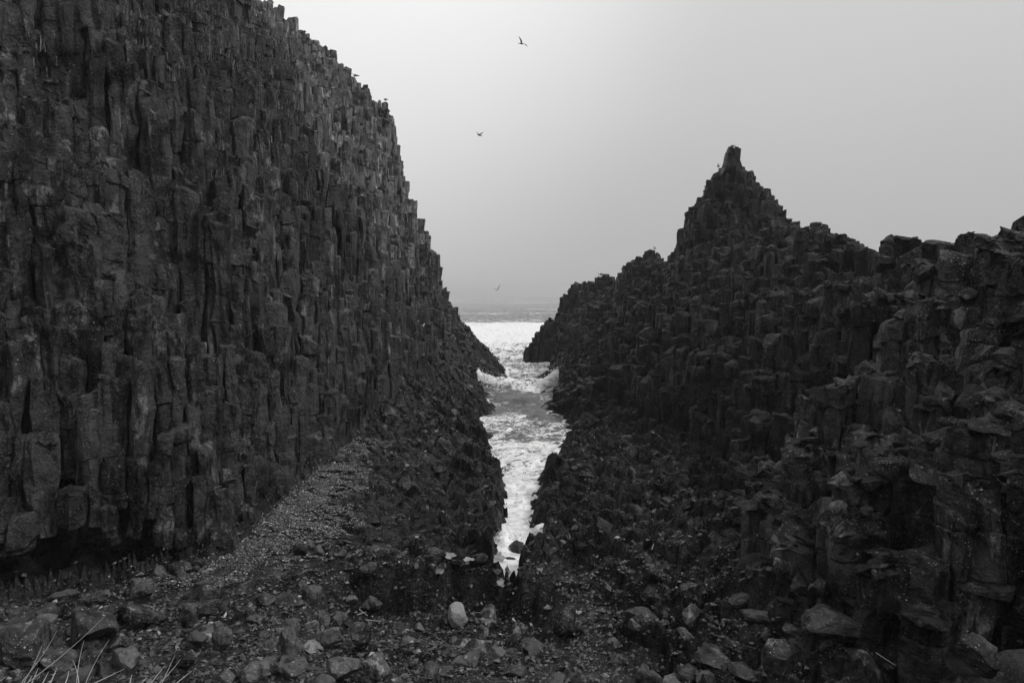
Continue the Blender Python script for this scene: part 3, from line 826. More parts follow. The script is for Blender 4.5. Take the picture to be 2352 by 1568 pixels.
# talus on the cliffs: ledges carry broken blocks
def cl_ok(side):
    def f(x, y):
        b = (x < BLf(y)) if side < 0 else (x > BRf(y))
        gx_, gy_ = samp(gxx, x, y), samp(gyy, x, y)
        return b & ((gx_ * x + gy_ * y) > 0) & (samp(slope, x, y) < 6)
    return f
TT = lambda x, y: samp(T, x, y)
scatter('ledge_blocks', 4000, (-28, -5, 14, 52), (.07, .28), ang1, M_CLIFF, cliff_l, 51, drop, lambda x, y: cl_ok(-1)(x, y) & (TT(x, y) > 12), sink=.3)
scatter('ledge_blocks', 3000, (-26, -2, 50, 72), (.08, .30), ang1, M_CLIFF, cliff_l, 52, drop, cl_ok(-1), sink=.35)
scatter('ledge_blocks', 3200, (2, 20, 9, 60), (.06, .30), ang1, M_CLIFFR, cliff_r, 53, drop, cl_ok(1), sink=.3)
scatter('ledge_blocks', 2600, (2.5, 14, 8.6, 21), (.08, .42), ang1, M_NEARR, cliff_r, 55, drop, cl_ok(1), sink=.3)
scatter('ledge_blocks', 2500, (0, 18, 60, 86), (.12, .4), ang1, M_CLIFFR, cliff_r, 54, drop, cl_ok(1), sink=.35)

# shingle
def in_beach(x, y): return (x > BLf(y) - .4) & (samp(T0, x, y) < 2.9) & (x < 5.5) & ((y < 16.5) | (x < -2)) & (TT(x, y) < 3.4)
PB = link('shingle', mk_mesh('shingle_seed', stone(1, 0)[0] * .02 + np.array([-3, 12, 1.5]), [(3, ICO[0][1])], [M_PEBBLE]), kind='stuff',
          label='loose grey pebbles and shingle covering the beach floor', category='shingle')
scatter('pebbles', 26000, (-11.5, 5.5, 9.6, 17), (.014, .075), rnd0, M_PEBBLE, PB, 61, shore_or_T := (lambda x, y: np.where((x > -10.4) & (x < 10.8), shore_z(x, y), samp(T, x, y))), in_beach, sink=.05, pw=3)
def shell_ok(x, y):
    # drift of pale shell gravel along the foot of the left cliff
    d = x - (BLf(y) + .95)
    return (d > -.9) & (d + fbm(x, y, 0 * x, 3) * 1.3 < 1.5 - np.abs(y - 18.5) * .15) & (y > 14.6) & (y < 27.5) & (x > BLf(y) - .2)
scatter('shell_gravel', 80000, (-8.5, -3.5, 14.6, 27.5), (.012, .036), rnd0, M_SHELL, PB, 62, shore_z, shell_ok, sink=.0)

# named boulders of the beach and the right-hand slope
def at_ground(px, py):
    x, y, z = hit(px, py); return x, y, z
GRP = {}
NAMED = []
def boulder(px, py, w, h, label, mat=None, seed=0, sub=3, cuts=13, squash=None, name='boulder', noise=.10, depth=(.42, .85), cat='boulder', zf=None, sinkf=.28):
    x, y, z = at_ground(px, py + h * .35)
    if zf is not None: y = zf[1]; z = zf[0]; x = at(px, py, y)[0]
    s_ = math.hypot(y, CAM_Z - z) / 1568.0
    hw = w * s_ / 2; hh = h * s_ / 2
    v, f = stone(900 + seed, sub, cuts, depth, noise, squash or (1, .8, .8))
    v = v / np.array([np.abs(v[:, 0]).max(), np.abs(v[:, 1]).max(), np.abs(v[:, 2]).max()])
    v = v * np.array([hw, max(hw, hh) * .85, hh * 1.15])
    r = np.random.default_rng(seed); a = r.normal(0, .15)
    R = np.array([[math.cos(a), 0, math.sin(a)], [0, 1, 0], [-math.sin(a), 0, math.cos(a)]])
    v = v @ R.T
    NAMED.append((x, y, label))
    o = link(name, mk_mesh(name, v, [(3, f)], [mat or M_STONE]), None, (x, y + hh * .3, z + hh * (1.15 - sinkf * 2)), label=label, category=cat)
    return o
boulder(1050, 1415, 44, 50, 'pale smooth blunt boulder lying alone under the dark overhang at the gully head', M_PALE, 1, 3, 9, (1, 1, 1), depth=(.62, .85), noise=.05)
boulder(197, 1452, 118, 84, 'large humped boulder with a mossy speckled crown above the grass blades', M_LICHEN, 2, cuts=7)
boulder(66, 1470, 165, 92, 'broad low boulder with a grooved pale top in the bottom left corner', M_LICHEN, 3, cuts=8)
boulder(96, 1428, 54, 26, 'small pale wedge-shaped slab behind the broad grooved boulder', M_GREYSTONE, 4)
boulder(236, 1420, 92, 32, 'long flat dark slab just behind the mossy humped boulder', None, 5, cuts=12)
boulder(318, 1420, 82, 44, 'dark blunt boulder with a pale grooved top right of the flat slab', None, 6)
boulder(328, 1362, 50, 40, 'square dark boulder with a white-spotted top near the cave mouth', M_LICHEN, 7, cuts=12)
boulder(230, 1372, 40, 28, 'pale grey angular stone at the edge of the cave shadow', M_GREYSTONE, 8)
boulder(198, 1376, 26, 20, 'smallest pale stone touching the pale grey angular one', M_GREYSTONE, 9)
boulder(168, 1396, 46, 32, 'rounded dark boulder left of the pale angular stones', None, 10)
boulder(508, 1466, 44, 46, 'round dark boulder split by a crack like a bowl', None, 11, cuts=4, squash=(1, 1, 1), depth=(.75, .95))
boulder(664, 1488, 56, 70, 'tall upright dark boulder standing on end in the shingle', None, 12, cuts=11, squash=(.8, .8, 1.2))
boulder(669, 1531, 64, 44, 'smooth dark boulder with white marks in front of the upright one', None, 13, cuts=6)
boulder(782, 1536, 78, 44, 'pale flat-topped rectangular block at the bottom of the beach', M_GREYSTONE, 14, cuts=14, squash=(1, .8, .7), depth=(.5, .7))
boulder(760, 1464, 54, 36, 'wide grey boulder with a white chip left of the pointed one', M_GREYSTONE, 15)
boulder(822, 1462, 56, 52, 'pointed triangular dark boulder with a pale tip', None, 16, cuts=10, squash=(1, .8, 1.1))
boulder(858, 1538, 78, 52, 'rough black boulder beside the pale rectangular block', None, 17, noise=.14)
boulder(580, 1542, 68, 44, 'long grey boulder with a deep shadow under its right end', M_GREYSTONE, 18)
boulder(455, 1474, 50, 34, 'low pyramid-shaped grey stone beside the bowl-like round boulder', None, 19)
boulder(422, 1514, 52, 36, 'dark stone leaning over the wedge with white streaks', None, 20)
boulder(482, 1366, 58, 44, 'dark domed mound of rock at the upper edge of the shingle', None, 21)
boulder(436, 1412, 52, 42, 'dark block wedged between two longer stones', None, 22, cuts=12)
boulder(488, 1394, 60, 24, 'long low stone with white specks behind the wedged block', M_LICHEN, 23)
boulder(1183, 1459, 26, 34, 'small pale-topped egg-shaped boulder below the rock pool', M_GREYSTONE, 24, cuts=5, squash=(.8, .8, 1.1))
boulder(1301, 1433, 56, 62, 'black overhanging hump of rock at the end of the shelves', M_SHORE, 25, cuts=8)
boulder(1889, 1361, 52, 46, 'block with a lit top in the middle of the right slope', M_LICHEN, 26, cuts=12)
boulder(1837, 1348, 42, 46, 'rounded grey block beside the lit-topped block on the right slope', None, 27)
boulder(1881, 1103, 36, 34, 'round pale-headed stone at the foot of the dark right wall', M_LICHEN, 28, cuts=5)
boulder(1922, 1097, 36, 26, 'second rounded stone just right of the pale-headed one', M_LICHEN, 29, cuts=5)
boulder(2125, 1095, 62, 54, 'square boulder with white lichen spots halfway up the right slope', M_LICHEN, 30, cuts=12)
boulder(2237, 1521, 112, 96, 'big rounded lichen-covered boulder in the bottom right corner', M_LICHEN, 31, cuts=8)
boulder(1794, 1517, 72, 78, 'lichen-spotted pointed boulder at the bottom of the right slope', M_LICHEN, 32, cuts=9)
boulder(1912, 1437, 128, 50, 'wide flat-topped ledge block above the lichen-spotted pointed boulder', M_STONE, 33, cuts=14, depth=(.5, .75))
boulder(1185, 1262, 44, 30, 'small black rock parting the white surf at the head of the channel', M_SHORE, 34, cuts=6, sinkf=.2, zf=(-.12, 21.0))
boulder(1170, 1282, 30, 16, 'low black rock just landward of the one parting the surf', M_SHORE, 35, cuts=6, zf=(-.08, 20.2))
# standing stones on the skyline
def broken_block(prof, Yd, depth, label, seed):
    """outline corners given as picture points, front and back faces of unequal size, edges broken"""
    r = np.random.default_rng(seed); pts = [at(a, b, Yd) for a, b in prof]
    n = len(pts); P_ = []
    for i in range(n):                       # subdivide the outline
        a, b = np.array(pts[i]), np.array(pts[(i + 1) % n])
        for t in (0, .33, .67): P_.append(a + (b - a) * t + (r.normal(0, .035, 2) if t else 0))
    P_ = np.array(P_); c = P_.mean(0); m = len(P_); rings = []
    for dy, sc in ((-.5, .62), (-.42, .88), (-.2, 1.0), (.2, 1.0), (.42, .85), (.5, .55)):
        q = c + (P_ - c) * sc + r.normal(0, .03, P_.shape)
        rings.append(np.stack([q[:, 0], np.full(m, Yd + dy * depth) + r.normal(0, .04, m), q[:, 1]], -1))
    V = np.concatenate(rings + [[[c[0], Yd - .52 * depth, c[1]]], [[c[0], Yd + .52 * depth, c[1]]]])
    k = len(rings); i = np.arange(k - 1)[:, None] * m; j = np.arange(m)[None]; jn = (j + 1) % m
    Q = np.stack([i + j, i + jn, i + m + jn, i + m + j], -1).reshape(-1, 4)
    j = np.arange(m); jn = (j + 1) % m
    Tt = np.concatenate([np.stack([np.full(m, k * m), jn, j], -1), np.stack([np.full(m, k * m + 1), (k - 1) * m + j, (k - 1) * m + jn], -1)])
    o0 = V.mean(0)
    return link('standing_rock', mk_mesh('standing_rock', V - o0, [(4, Q), (3, Tt)], [M_CLIFFR]), None, o0, label=label, category='rock')
def sky_stone(px0, py0, px1, py1, Yd, label, seed, squash=(1, 1, 1), cuts=9, taper=.45, **kw):
    xa, za = at(px0, py1, Yd); xb, zb = at(px1, py0, Yd)
    v, f = stone(700 + seed, 3, cuts + 6, (.35, .8), .10, squash)
    v = v / np.abs(v).max(0); v = v * np.array([(xb - xa) / 2, (xb - xa) / 2, (zb - za) / 2 + .3])
    t = (v[:, 2] / v[:, 2].max() + 1) / 2
    v[:, 0] *= 1.12 - taper * t; v[:, 0] += kw.get('lean', 0) * t
    return link('standing_rock', mk_mesh('standing_rock', v, [(3, f)], [M_CLIFFR]), None, ((xa + xb) / 2, Yd, (za + zb) / 2 - .3), label=label, category='rock')
broken_block([(1656, 400), (1664, 366), (1668, 350), (1674, 338), (1682, 335), (1692, 339), (1700, 345), (1697, 372), (1702, 400)], 55, 1.3, 'upright stone block crowning the top of the pinnacle', 1)
broken_block([(2024, 650), (2026, 566), (2031, 549), (2042, 541), (2054, 545), (2068, 564), (2083, 590), (2090, 650)], 30.6, 1.0, 'black tooth-shaped rock standing alone in the gap of the right skyline', 2)
sky_stone(2080, 572, 2128, 605, 29, 'low rounded rock beside the black tooth on the right skyline', 3)
sky_stone(2312, 484, 2375, 560, 17.5, 'high black rock on the skyline at the right edge', 4, cuts=12)

# the many other loose stones
ph = {}
r = np.random.default_rng(77)
protos = [mk_mesh('stone', *(lambda s: (s[0], [(3, s[1])]))(stone(400 + k, 2, [9, 14, 20][k % 3], (.38, .82), .12)), [M_STONE if k % 4 else M_GREYSTONE]) for k in range(16)]
SHORT = {'pale smooth': 'the pale smooth boulder', 'large humped': 'the large humped boulder', 'broad low': 'the broad grooved boulder', 'small pale wedge': 'the pale wedge-shaped slab',
         'long flat dark': 'the long flat dark slab', 'dark blunt': 'the dark blunt boulder', 'square dark': 'the square white-spotted boulder', 'pale grey angular': 'the pale angular stone',
         'round dark': 'the cracked round boulder', 'tall upright': 'the tall upright boulder', 'smooth dark': 'the white-marked smooth boulder', 'pale flat-topped': 'the pale rectangular block',
         'wide grey': 'the white-chipped grey boulder', 'pointed triangular': 'the triangular boulder', 'rough black': 'the rough black boulder', 'long grey boulder': 'the long grey boulder',
         'dark domed': 'the dark domed mound', 'small pale-topped egg': 'the egg-shaped boulder', 'black overhanging': 'the black hump of rock', 'lichen-spotted pointed': 'the lichen-spotted pointed boulder',
         'low pyramid': 'the low pyramid stone', 'dark stone leaning': 'the leaning dark stone', 'dark block wedged': 'the wedged dark block', 'long low stone': 'the long white-specked stone',
         'rounded dark': 'the rounded boulder by the cave', 'wide flat-topped': 'the flat-topped ledge block', 'block with a lit': 'the lit-topped block', 'rounded grey': 'the rounded grey block'}
ANCH = [(a, b, sh) for (a, b, l) in NAMED for k_, sh in SHORT.items() if l.startswith(k_)]
def stone_label(x, y, s_, pale, grp, shape):
    size = 'small' if s_ < .12 else ('fist-wide' if s_ < .16 else ('middling' if s_ < .22 else 'sizeable'))
    size = {'fist-wide': 'smallish'}.get(size, size)
    a, b, sh = min(ANCH, key=lambda q: (q[0] - x) ** 2 + (q[1] - y) ** 2)
    dx, dy = x - a, y - b
    rel = ('left of' if dx < 0 else 'right of') if abs(dx) > abs(dy) * .8 else ('behind' if dy > 0 else 'in front of')
    dist = 'close' if math.hypot(dx, dy) < .8 else 'some way'
    return f"{size} {shape} {'pale' if pale else 'dark'} stone {dist} {rel} {sh}"
USED = set()
zones = [((-11.5, 3.5, 9.9, 13.0), 125, 'stones lying on the near shingle', 'loose dark stone lying on the near shingle of the beach'),
         ((-12.5, 0.5, 13.0, 16.8), 105, 'stones lying below the cave', 'loose stone lying on the shingle between the cave and the shelves'),
         ((3.0, 7.0, 9.9, 16.0), 60, 'stones caught on the right slope', 'loose stone caught on the foot of the right-hand rock slope')]
for (a, b, c, d), n, grp, lab in zones:
    for k in range(int(n * 1.6)):
        x, y = r.uniform(a, b), r.uniform(c, d)
        if x < BLf(y) + .1: continue
        s_ = .07 + .27 * r.random() ** 2.0
        z = float(shore_or_T(np.array([x]), np.array([y]))[0])
        pi = int(r.integers(16)); ky, kz = r.uniform(.7, 1.1), r.uniform(.6, 1.25)
        shape = 'flat' if kz < .82 else ('upright' if kz > 1.05 else 'blocky')
        lab2 = stone_label(x, y, s_, pi % 4 == 0, grp, shape)
        if lab2 in USED: continue
        USED.add(lab2)
        o = link('stone', protos[pi], None, (x, y, z + s_ * .18), label=lab2, category='stone', group=grp)
        o.scale = (s_, s_ * ky, s_ * kz); o.rotation_euler = (r.normal(0, .2), r.normal(0, .2), r.uniform(0, 6.28))

# ------------------------------------------------------------------ grass on the upper left cliff
def blades(n_tuft, pick, seed, hgt=(.2, .55), per=10, w=.018):
    r = np.random.default_rng(seed); VS, FS, off = [], [], 0
    P3 = pick(r, n_tuft)
    for p in P3:
        k = per
        a = r.uniform(0, 6.28, k); L = r.uniform(*hgt, k)
        dx = np.cos(a) * L * .45 + .25 * L; dy = np.sin(a) * L * .45 - .1 * L
        bx = p[0] + r.normal(0, .10, k); by = p[1] + r.normal(0, .10, k); bz = np.full(k, p[2] - .05)
        wv = np.stack([-np.sin(a), np.cos(a), 0 * a], -1) * w
        b0 = np.stack([bx, by, bz], -1)
        m1 = b0 + np.stack([dx * .45, dy * .45, L * .65], -1)
        t1 = b0 + np.stack([dx * 1.15, dy * 1.15, L * .62], -1)
        V = np.stack([b0 - wv, b0 + wv, m1 + wv * .8, m1 - wv * .8, t1], 1)
        VS.append(V.reshape(-1, 3)); i = off + np.arange(k) * 5; off += k * 5
        FS.append(i)
    V = np.concatenate(VS); i = np.concatenate(FS)
    Q = np.stack([i, i + 1, i + 2, i + 3], -1); Tt = np.stack([i + 3, i + 2, i + 4], -1)
    return V, [(4, Q), (3, Tt)]
def pick_upper(r, n):
    out = []
    x = r.uniform(-26, -9, n * 12); y = r.uniform(17, 50, n * 12); z = samp(T, x, y)
    m = (z > 12.5) & (z < 34) & (fbm(x / 2.2, y / 2.2, z / 3, 2) + (z - 19) * .03 - np.abs((y - 30)) * .004 > .08)
    m &= samp(slope, x, y) < 5
    x, y = x[m][:n], y[m][:n]; z = drop(x, y); m = ~np.isnan(z)
    return np.stack([x[m], y[m], z[m]], -1)
V, G = blades(5200, pick_upper, 9, (.25, .65), 9, .016)
link('grass', mk_mesh('grass', V, G, [M_GRASS]), kind='stuff', label='rough grass growing in patches over the upper left cliff', category='grass')
def pick_bank(r, n):
    x = r.uniform(-5, 5, n); y = r.uniform(.3, 1.7, n); return np.stack([x, y, samp(T, x, y)], -1)
V, G = blades(700, pick_bank, 10, (.10, .25), 9, .004)
link('grass', mk_mesh('grass', V, G, [M_GRASS]), kind='stuff', label='short turf along the edge of the earth bank below the view', category='grass')

# long grass stems rising into the bottom of the picture from the bank edge
def tube(pts, rad, n=5):
    pts = np.array(pts, float); V = []; k = len(pts)
    for i in range(k):
        t = pts[min(i + 1, k - 1)] - pts[max(i - 1, 0)]; t /= np.linalg.norm(t)
        a = np.cross(t, [0, .3, 1.]); a /= np.linalg.norm(a); b = np.cross(t, a)
        ang = np.arange(n) / n * 2 * math.pi
        V.append(pts[i] + (np.cos(ang)[:, None] * a + np.sin(ang)[:, None] * b) * rad[i])
    V = np.concatenate(V)
    i = np.arange(k - 1)[:, None] * n; j = np.arange(n)[None]; jn = (j + 1) % n
    return V, np.stack([i + j, i + jn, i + n + jn, i + n + j], -1).reshape(-1, 4)
def place3(px, py, Y): x, z = at(px, py, Y); return np.array([x, Y, z])
def stem(root, tip, Y, parent, bend=0., rad=.0022):
    a = place3(*root, Y); b = place3(*tip, Y + .05)
    c = (a + b) / 2 + np.array([bend, 0, 0])
    ground = np.array([a[0] - (b - a)[0] * .6, a[1] - .05, float(samp(T, np.array([a[0]]), np.array([a[1]]))[0]) - .02])
    ts = np.linspace(0, 1, 9); pts = [(1 - t) ** 2 * a + 2 * t * (1 - t) * c + t * t * b for t in ts]
    pts = [ground, ground * .5 + a * .5] + pts
    rr = np.linspace(rad, rad * .28, len(pts))
    V, F = tube(pts, rr)
    link('blade', mk_mesh('blade', V, [(4, F)], [M_STRAW]), parent)
def tuft(label, stems, Y):
    e = bpy.data.objects.new('grass_tuft', None); COL.objects.link(e)
    x, z = at(stems[0][0][0], stems[0][0][1], Y)
    e['label'] = label; e['category'] = 'grass'
    for (r0, t0, bd) in stems: stem(r0, t0, Y, e, bd)
tuft('fan of long pale grass blades crossing the boulders in the bottom left corner',
     [((62, 1568), (246, 1408), .03), ((54, 1560), (130, 1448), .02), ((58, 1560), (96, 1482), .01), ((73, 1568), (88, 1533), 0), ((116, 1568), (131, 1532), 0),
      ((176, 1568), (193, 1470), -.01), ((181, 1568), (167, 1515), .01), ((197, 1568), (251, 1468), -.015), ((217, 1568), (286, 1535), .0), ((64, 1568), (74, 1550), 0), ((150, 1568), (158, 1540), .005), ((98, 1568), (112, 1541), 0)], 2.7)
tuft('sparse pale grass blades at the bottom edge right of the long fan',
     [((347, 1568), (378, 1528), 0), ((366, 1568), (415, 1512), .01), ((372, 1568), (402, 1503), 0), ((325, 1568), (338, 1555), 0), ((298, 1568), (303, 1548), 0), ((405, 1568), (440, 1540), 0)], 2.8)
# pale curved stalk and dry sticks
def stick(pxs, label, rad=.012, lift=.04):
    pts = []
    for (a, b) in pxs:
        x, y, z = hit(a, b); pts.append((x, y, float(max(shore_or_T(np.array([x]), np.array([y]))[0], z)) + lift))
    V, F = tube(pts, np.linspace(rad, rad * .5, len(pts)))
    link('stick', mk_mesh('stick', V, [(4, F)], [M_STRAW]), label=label, category='stick')
stick([(2011, 1509), (2056, 1545)], 'long thin pale stalk lying on the right slope', .005, .05)
stick([(840, 1428), (875, 1431)], 'short straight pale stick on the shingle right of the dry twigs', .010)
stick([(825, 1405), (845, 1418)], 'pale twig at the foot of the dark shelf, pointing down right', .008)
stick([(820, 1418), (842, 1410)], 'pale twig crossing the one that points down right', .008)
stick([(1080, 1410), (1112, 1409)], 'straight pale stick lying between the pale boulder and the pool', .005, .02)
stick([(1497, 1268), (1508, 1256)], 'single pale splinter of driftwood on the right shelves', .02)

# ------------------------------------------------------------------ water
def water_mat(name, sea=True):
    m, nt, b = new_mat(name); N = NT(nt)
    geo = N.n('ShaderNodeNewGeometry'); pos = geo.outputs['Position']
    if sea:
        at_ = N.n('ShaderNodeAttribute'); at_.attribute_name = 'foam'
        w1 = N.noise(N.mapped(pos, (.55, .8, .6)), 1.0, 3, .5)
        p2 = N.n('ShaderNodeVectorMath'); p2.operation = 'ADD'
        vm = N.n('ShaderNodeCombineXYZ'); N.l(N.m('MULTIPLY', w1, 2.2), vm.inputs[0]); N.l(N.m('MULTIPLY', w1, 3.0), vm.inputs[1])
        N.l(pos, p2.inputs[0]); N.l(vm.outputs[0], p2.inputs[1])
        n1 = N.noise(N.mapped(p2.outputs[0], (.42, 1.0, 1)), .95, 8, .66, .7)
        n2 = N.noise(N.mapped(p2.outputs[0], (.6, 1.2, 1)), 2.4, 6, .62, 1.2)
        # net-like foam: ridged noise
        rd = N.m('SUBTRACT', 1.0, N.m('MULTIPLY', N.m('ABSOLUTE', N.m('SUBTRACT', n2, .5)), 5.0))
        fn = N.m('ADD', N.m('MULTIPLY', n1, .74), N.m('MULTIPLY', N.mr(rd, 0, 1, 0, 1), .20))
        thr = N.m('SUBTRACT', 1.02, at_.outputs['Fac'])
        f = N.mr(N.m('SUBTRACT', N.mr(fn, .30, .62, 0, 1, False), thr), -.11, .11, 0, 1)
        f = N.m('MAXIMUM', f, N.mr(at_.outputs['Fac'], .85, 1.0, 0, .7))
        basec = N.mr(N.noise(N.mapped(pos, (.25, .5, 1)), 1.0, 3), .3, .7, .08, .14)
        fc = N.mr(N.noise(pos, 3.5, 5, .6), .35, .65, .66, .96)
        col = N.m('ADD', N.m('MULTIPLY', basec, N.m('SUBTRACT', 1.0, f)), N.m('MULTIPLY', fc, f))
        N.l(col, b.inputs['Base Color'])
        N.l(N.mr(f, 0, 1, .16, .75), b.inputs['Roughness'])
        hh = N.m('ADD', N.noise(N.mapped(pos, (.8, 1.6, 1)), 1.6, 6, .6), N.m('MULTIPLY', f, .35))
        N.l(N.bump(hh, .8, .30), b.inputs['Normal'])
    else:
        v_ = N.mr(N.noise(pos, 5, 4), .4, .65, .12, .24)
        N.l(v_, b.inputs['Base Color']); b.inputs['Roughness'].default_value = .08
        N.l(N.bump(N.noise(pos, 9, 3), .15, .01), b.inputs['Normal'])
    b.inputs['IOR'].default_value = 1.33
    return m
M_SEA = water_mat('sea_water'); M_POOL = water_mat('pool_water', False)

def wave(x, y, amp):
    z = amp * .20 * np.sin(y * .75 + fbm(x / 6, y / 6, 0 * x, 2) * 4)
    z += amp * .22 * fbm(x / 2.2, y / 1.5, 0 * x, 3) + amp * .10 * fbm(x * 1.3, y * 2.1, 0 * x + 4, 3)
    return z
wxs = np.arange(-9, 12, .11); wys = np.concatenate([np.arange(15.8, 70, .11), np.arange(70, 100, .18)])
X, Y = np.meshgrid(wxs, wys)
amp = np.interp(Y, [16, 22, 30, 45, 70, 100], [.2, .5, .9, 1.3, 1.9, 2.4])
Zw = wave(X, Y, amp)
foam = np.interp(Y, [16, 20, 27, 31, 34, 37, 40, 42, 46, 55, 58.5, 60, 61.5, 66, 75, 90, 100], [.95, .93, .80, .62, .46, .34, .22, .34, .0, .02, .34, .50, .42, .30, .40, .46, .50])
foam = foam + fbm(X / 2.5, Y / 4, 0 * X, 2) * .12
# the small breaking wave across the channel, higher against both rock sides
ycr = 59.5 - 1.6 * np.exp(-((X - 1.2) / 1.2) ** 2) + .25 * np.sin(X * 2)
e = (Y - ycr)
cr_ = np.where(e < 0, np.exp(-(e / .55) ** 2), np.exp(-(e / 1.8) ** 2))
side_ = .75 * np.exp(-np.abs((X + 3.1) / .7)) + .8 * np.exp(-np.abs((X - 4.1) / .8))
rag = 1 + .7 * fbm(X * 1.8, Y * 1.8, 0 * X, 4)
Zw += cr_ * (.42 + side_ * .9) * rag + cr_ * side_ * .35 * np.abs(fbm(X * 5, Y * 5, 0 * X, 3))
foam += cr_ * (.18 + side_ * .9) - np.where((e < -.4) & (e > -5), .18 * np.exp(-((e + 2.2) / 1.6) ** 2), 0)
# surge behind the small rock at the head of the channel
sg = np.exp(-((Y - 22.0) / .75) ** 2)
Zw += sg * (.20 + .38 * np.exp(-((X + .30) / .22) ** 2) + .48 * np.exp(-((X - .95) / .30) ** 2)) * rag
foam += sg * .3
# shore break along the rock
tg = samp(T0, X, Y)
foam += .35 * np.exp(-np.maximum(-.1 - tg, 0) / .12) * sstep(30, 40, Y)
sl_ = np.interp(Y, [15.8, 18, 19.5, 21], [.05, .05, .03, .0]); Zw += sl_
keepw = (tg < 1.6)[:-1, :-1]
V, F, u = compact(np.stack([X, Y, Zw], -1).reshape(-1, 3), grid_faces(len(wys), len(wxs), keepw))
link('sea', mk_mesh('sea', V, [(4, F)], [M_SEA], smooth=True, attrs={'foam': np.clip(foam, 0, 1).ravel()[u]}), kind='structure',
     label='foaming sea water running up the narrow gully')
ys = [99.8]
while ys[-1] < 9000: ys.append(ys[-1] + max(.35, (ys[-1] - 99) * .012 + .35))
ys = np.array(ys); us = np.linspace(-1, 1, 161)
Y, U = np.meshgrid(ys, us, indexing='ij'); X = U * (Y * 1.0 + 40)
Zw = wave(X, Y, 2.0 * np.exp(-Y / 900) + 0 * X) * sstep(4000, 0, Y)
nz = fbm(X / 40, Y / 9, 0 * X, 3)
foam = np.interp(Y, [100, 112, 118, 135, 165, 185, 198, 230, 4000], [.52, .50, .80, .97, .90, .66, .22, .02, .0]) + nz * .18
brk = np.exp(-((Y - 128 + X * .25) / 5) ** 2) + .8 * np.exp(-((Y - 158 - X * .1) / 5) ** 2) + .6 * np.exp(-((Y - 180) / 6) ** 2)
Zw += brk * .9 * (1 + nz)
for yc, wd in ((392, 10), (720, 26), (300, 5), (1000, 40)):
    foam += .45 * np.exp(-((Y - yc + nz * 20) / wd) ** 2) * sstep(-.25, .2, fbm(X / 60, Y / 60 + yc, 0 * X, 2))
V = np.stack([X, Y, Zw], -1).reshape(-1, 3)
link('sea', mk_mesh('open_sea', V, [(4, grid_faces(len(ys), len(us)))], [M_SEA], smooth=True, attrs={'foam': np.clip(foam, 0, 1).ravel()}), kind='structure',
     label='open sea with a broad band of white surf, fading into haze')
# water beyond both headlands, out of the gully
ax = np.array([-1200, -9.0]); bx = np.array([12.0, 1200])
for q, (xx) in enumerate((ax, bx)):
    V = np.array([(xx[0], 70, -.35), (xx[1], 70, -.35), (xx[1], 101, -.35), (xx[0], 101, -.35)])
    link('sea', mk_mesh('side_sea', V, [(4, np.array([[0, 1, 2, 3]]))], [M_SEA], attrs={'foam': np.full(4, .5)}), kind='structure', label='sea beyond the headland')
V = np.array([(-9100, -6, -2.2), (9100, -6, -2.2), (9100, 9200, -2.2), (-9100, 9200, -2.2)])
link('seabed', mk_mesh('seabed', V, [(4, np.array([[0, 1, 2, 3]]))], [M_SOIL]), kind='structure', label='seabed')
for k, (a, b_, c, rx, ry) in enumerate(POOLS):
    n = 28; an = np.arange(n) / n * 2 * math.pi
    rr = 1.2 + .22 * np.sin(3 * an + k) + .18 * np.sin(5 * an + 2.3 * k) + .12 * np.sin(9 * an + k)
    V = np.vstack([[a, b_, c], np.stack([a + np.cos(an) * rx * rr, b_ + np.sin(an) * ry * rr, 0 * an + c], -1)])
    F = np.array([(0, i + 1, (i + 1) % n + 1) for i in range(n)])
    link('pool_water', mk_mesh('pool_water', V, [(3, F)], [M_POOL]), kind='structure', label='still water in a hollow of the rock shelves')

# spray thrown up where the waves meet rock
def spray(name, label, spots, seed):
    r = np.random.default_rng(seed); VS, FS, off = [], [], 0
    v0, f0 = ICO[0]
    for (x, y, z, n, sx_, sy_, sz_, s) in spots:
        for _ in range(n):
            h = abs(r.normal(0, 1)); p = np.array([x + r.normal(0, sx_) , y + r.normal(0, sy_), z + h * sz_])
            k = s * r.uniform(.3, 1.2) / (1 + h)
            VS.append(v0 * k * np.array([1, 1, r.uniform(.8, 1.8)]) + p); FS.append(f0 + off); off += 12
    link(name, mk_mesh(name, np.concatenate(VS), [(3, np.concatenate(FS))], [M_DROP]), kind='stuff', label=label, category='spray')
spray('spray', 'white spray climbing the rocks on the left of the breaking wave', [(-2.55, 58.6, .7, 350, .28, .4, .40, .075), (-1.9, 58.8, .4, 200, .4, .3, .22, .06), (-.9, 64.5, .1, 120, .5, .4, .30, .05)], 3)
spray('spray', 'white spray climbing the rocks on the right of the breaking wave', [(3.8, 58.6, .8, 420, .3, .4, .48, .085), (2.9, 58.4, .4, 260, .5, .3, .24, .07)], 4)
spray('spray', 'burst of spray behind the small rock at the head of the channel', [(-.38, 21.6, .20, 170, .09, .18, .16, .028), (.95, 21.6, .25, 220, .14, .18, .16, .03), (.2, 21.8, .15, 200, .3, .15, .09, .03)], 5)

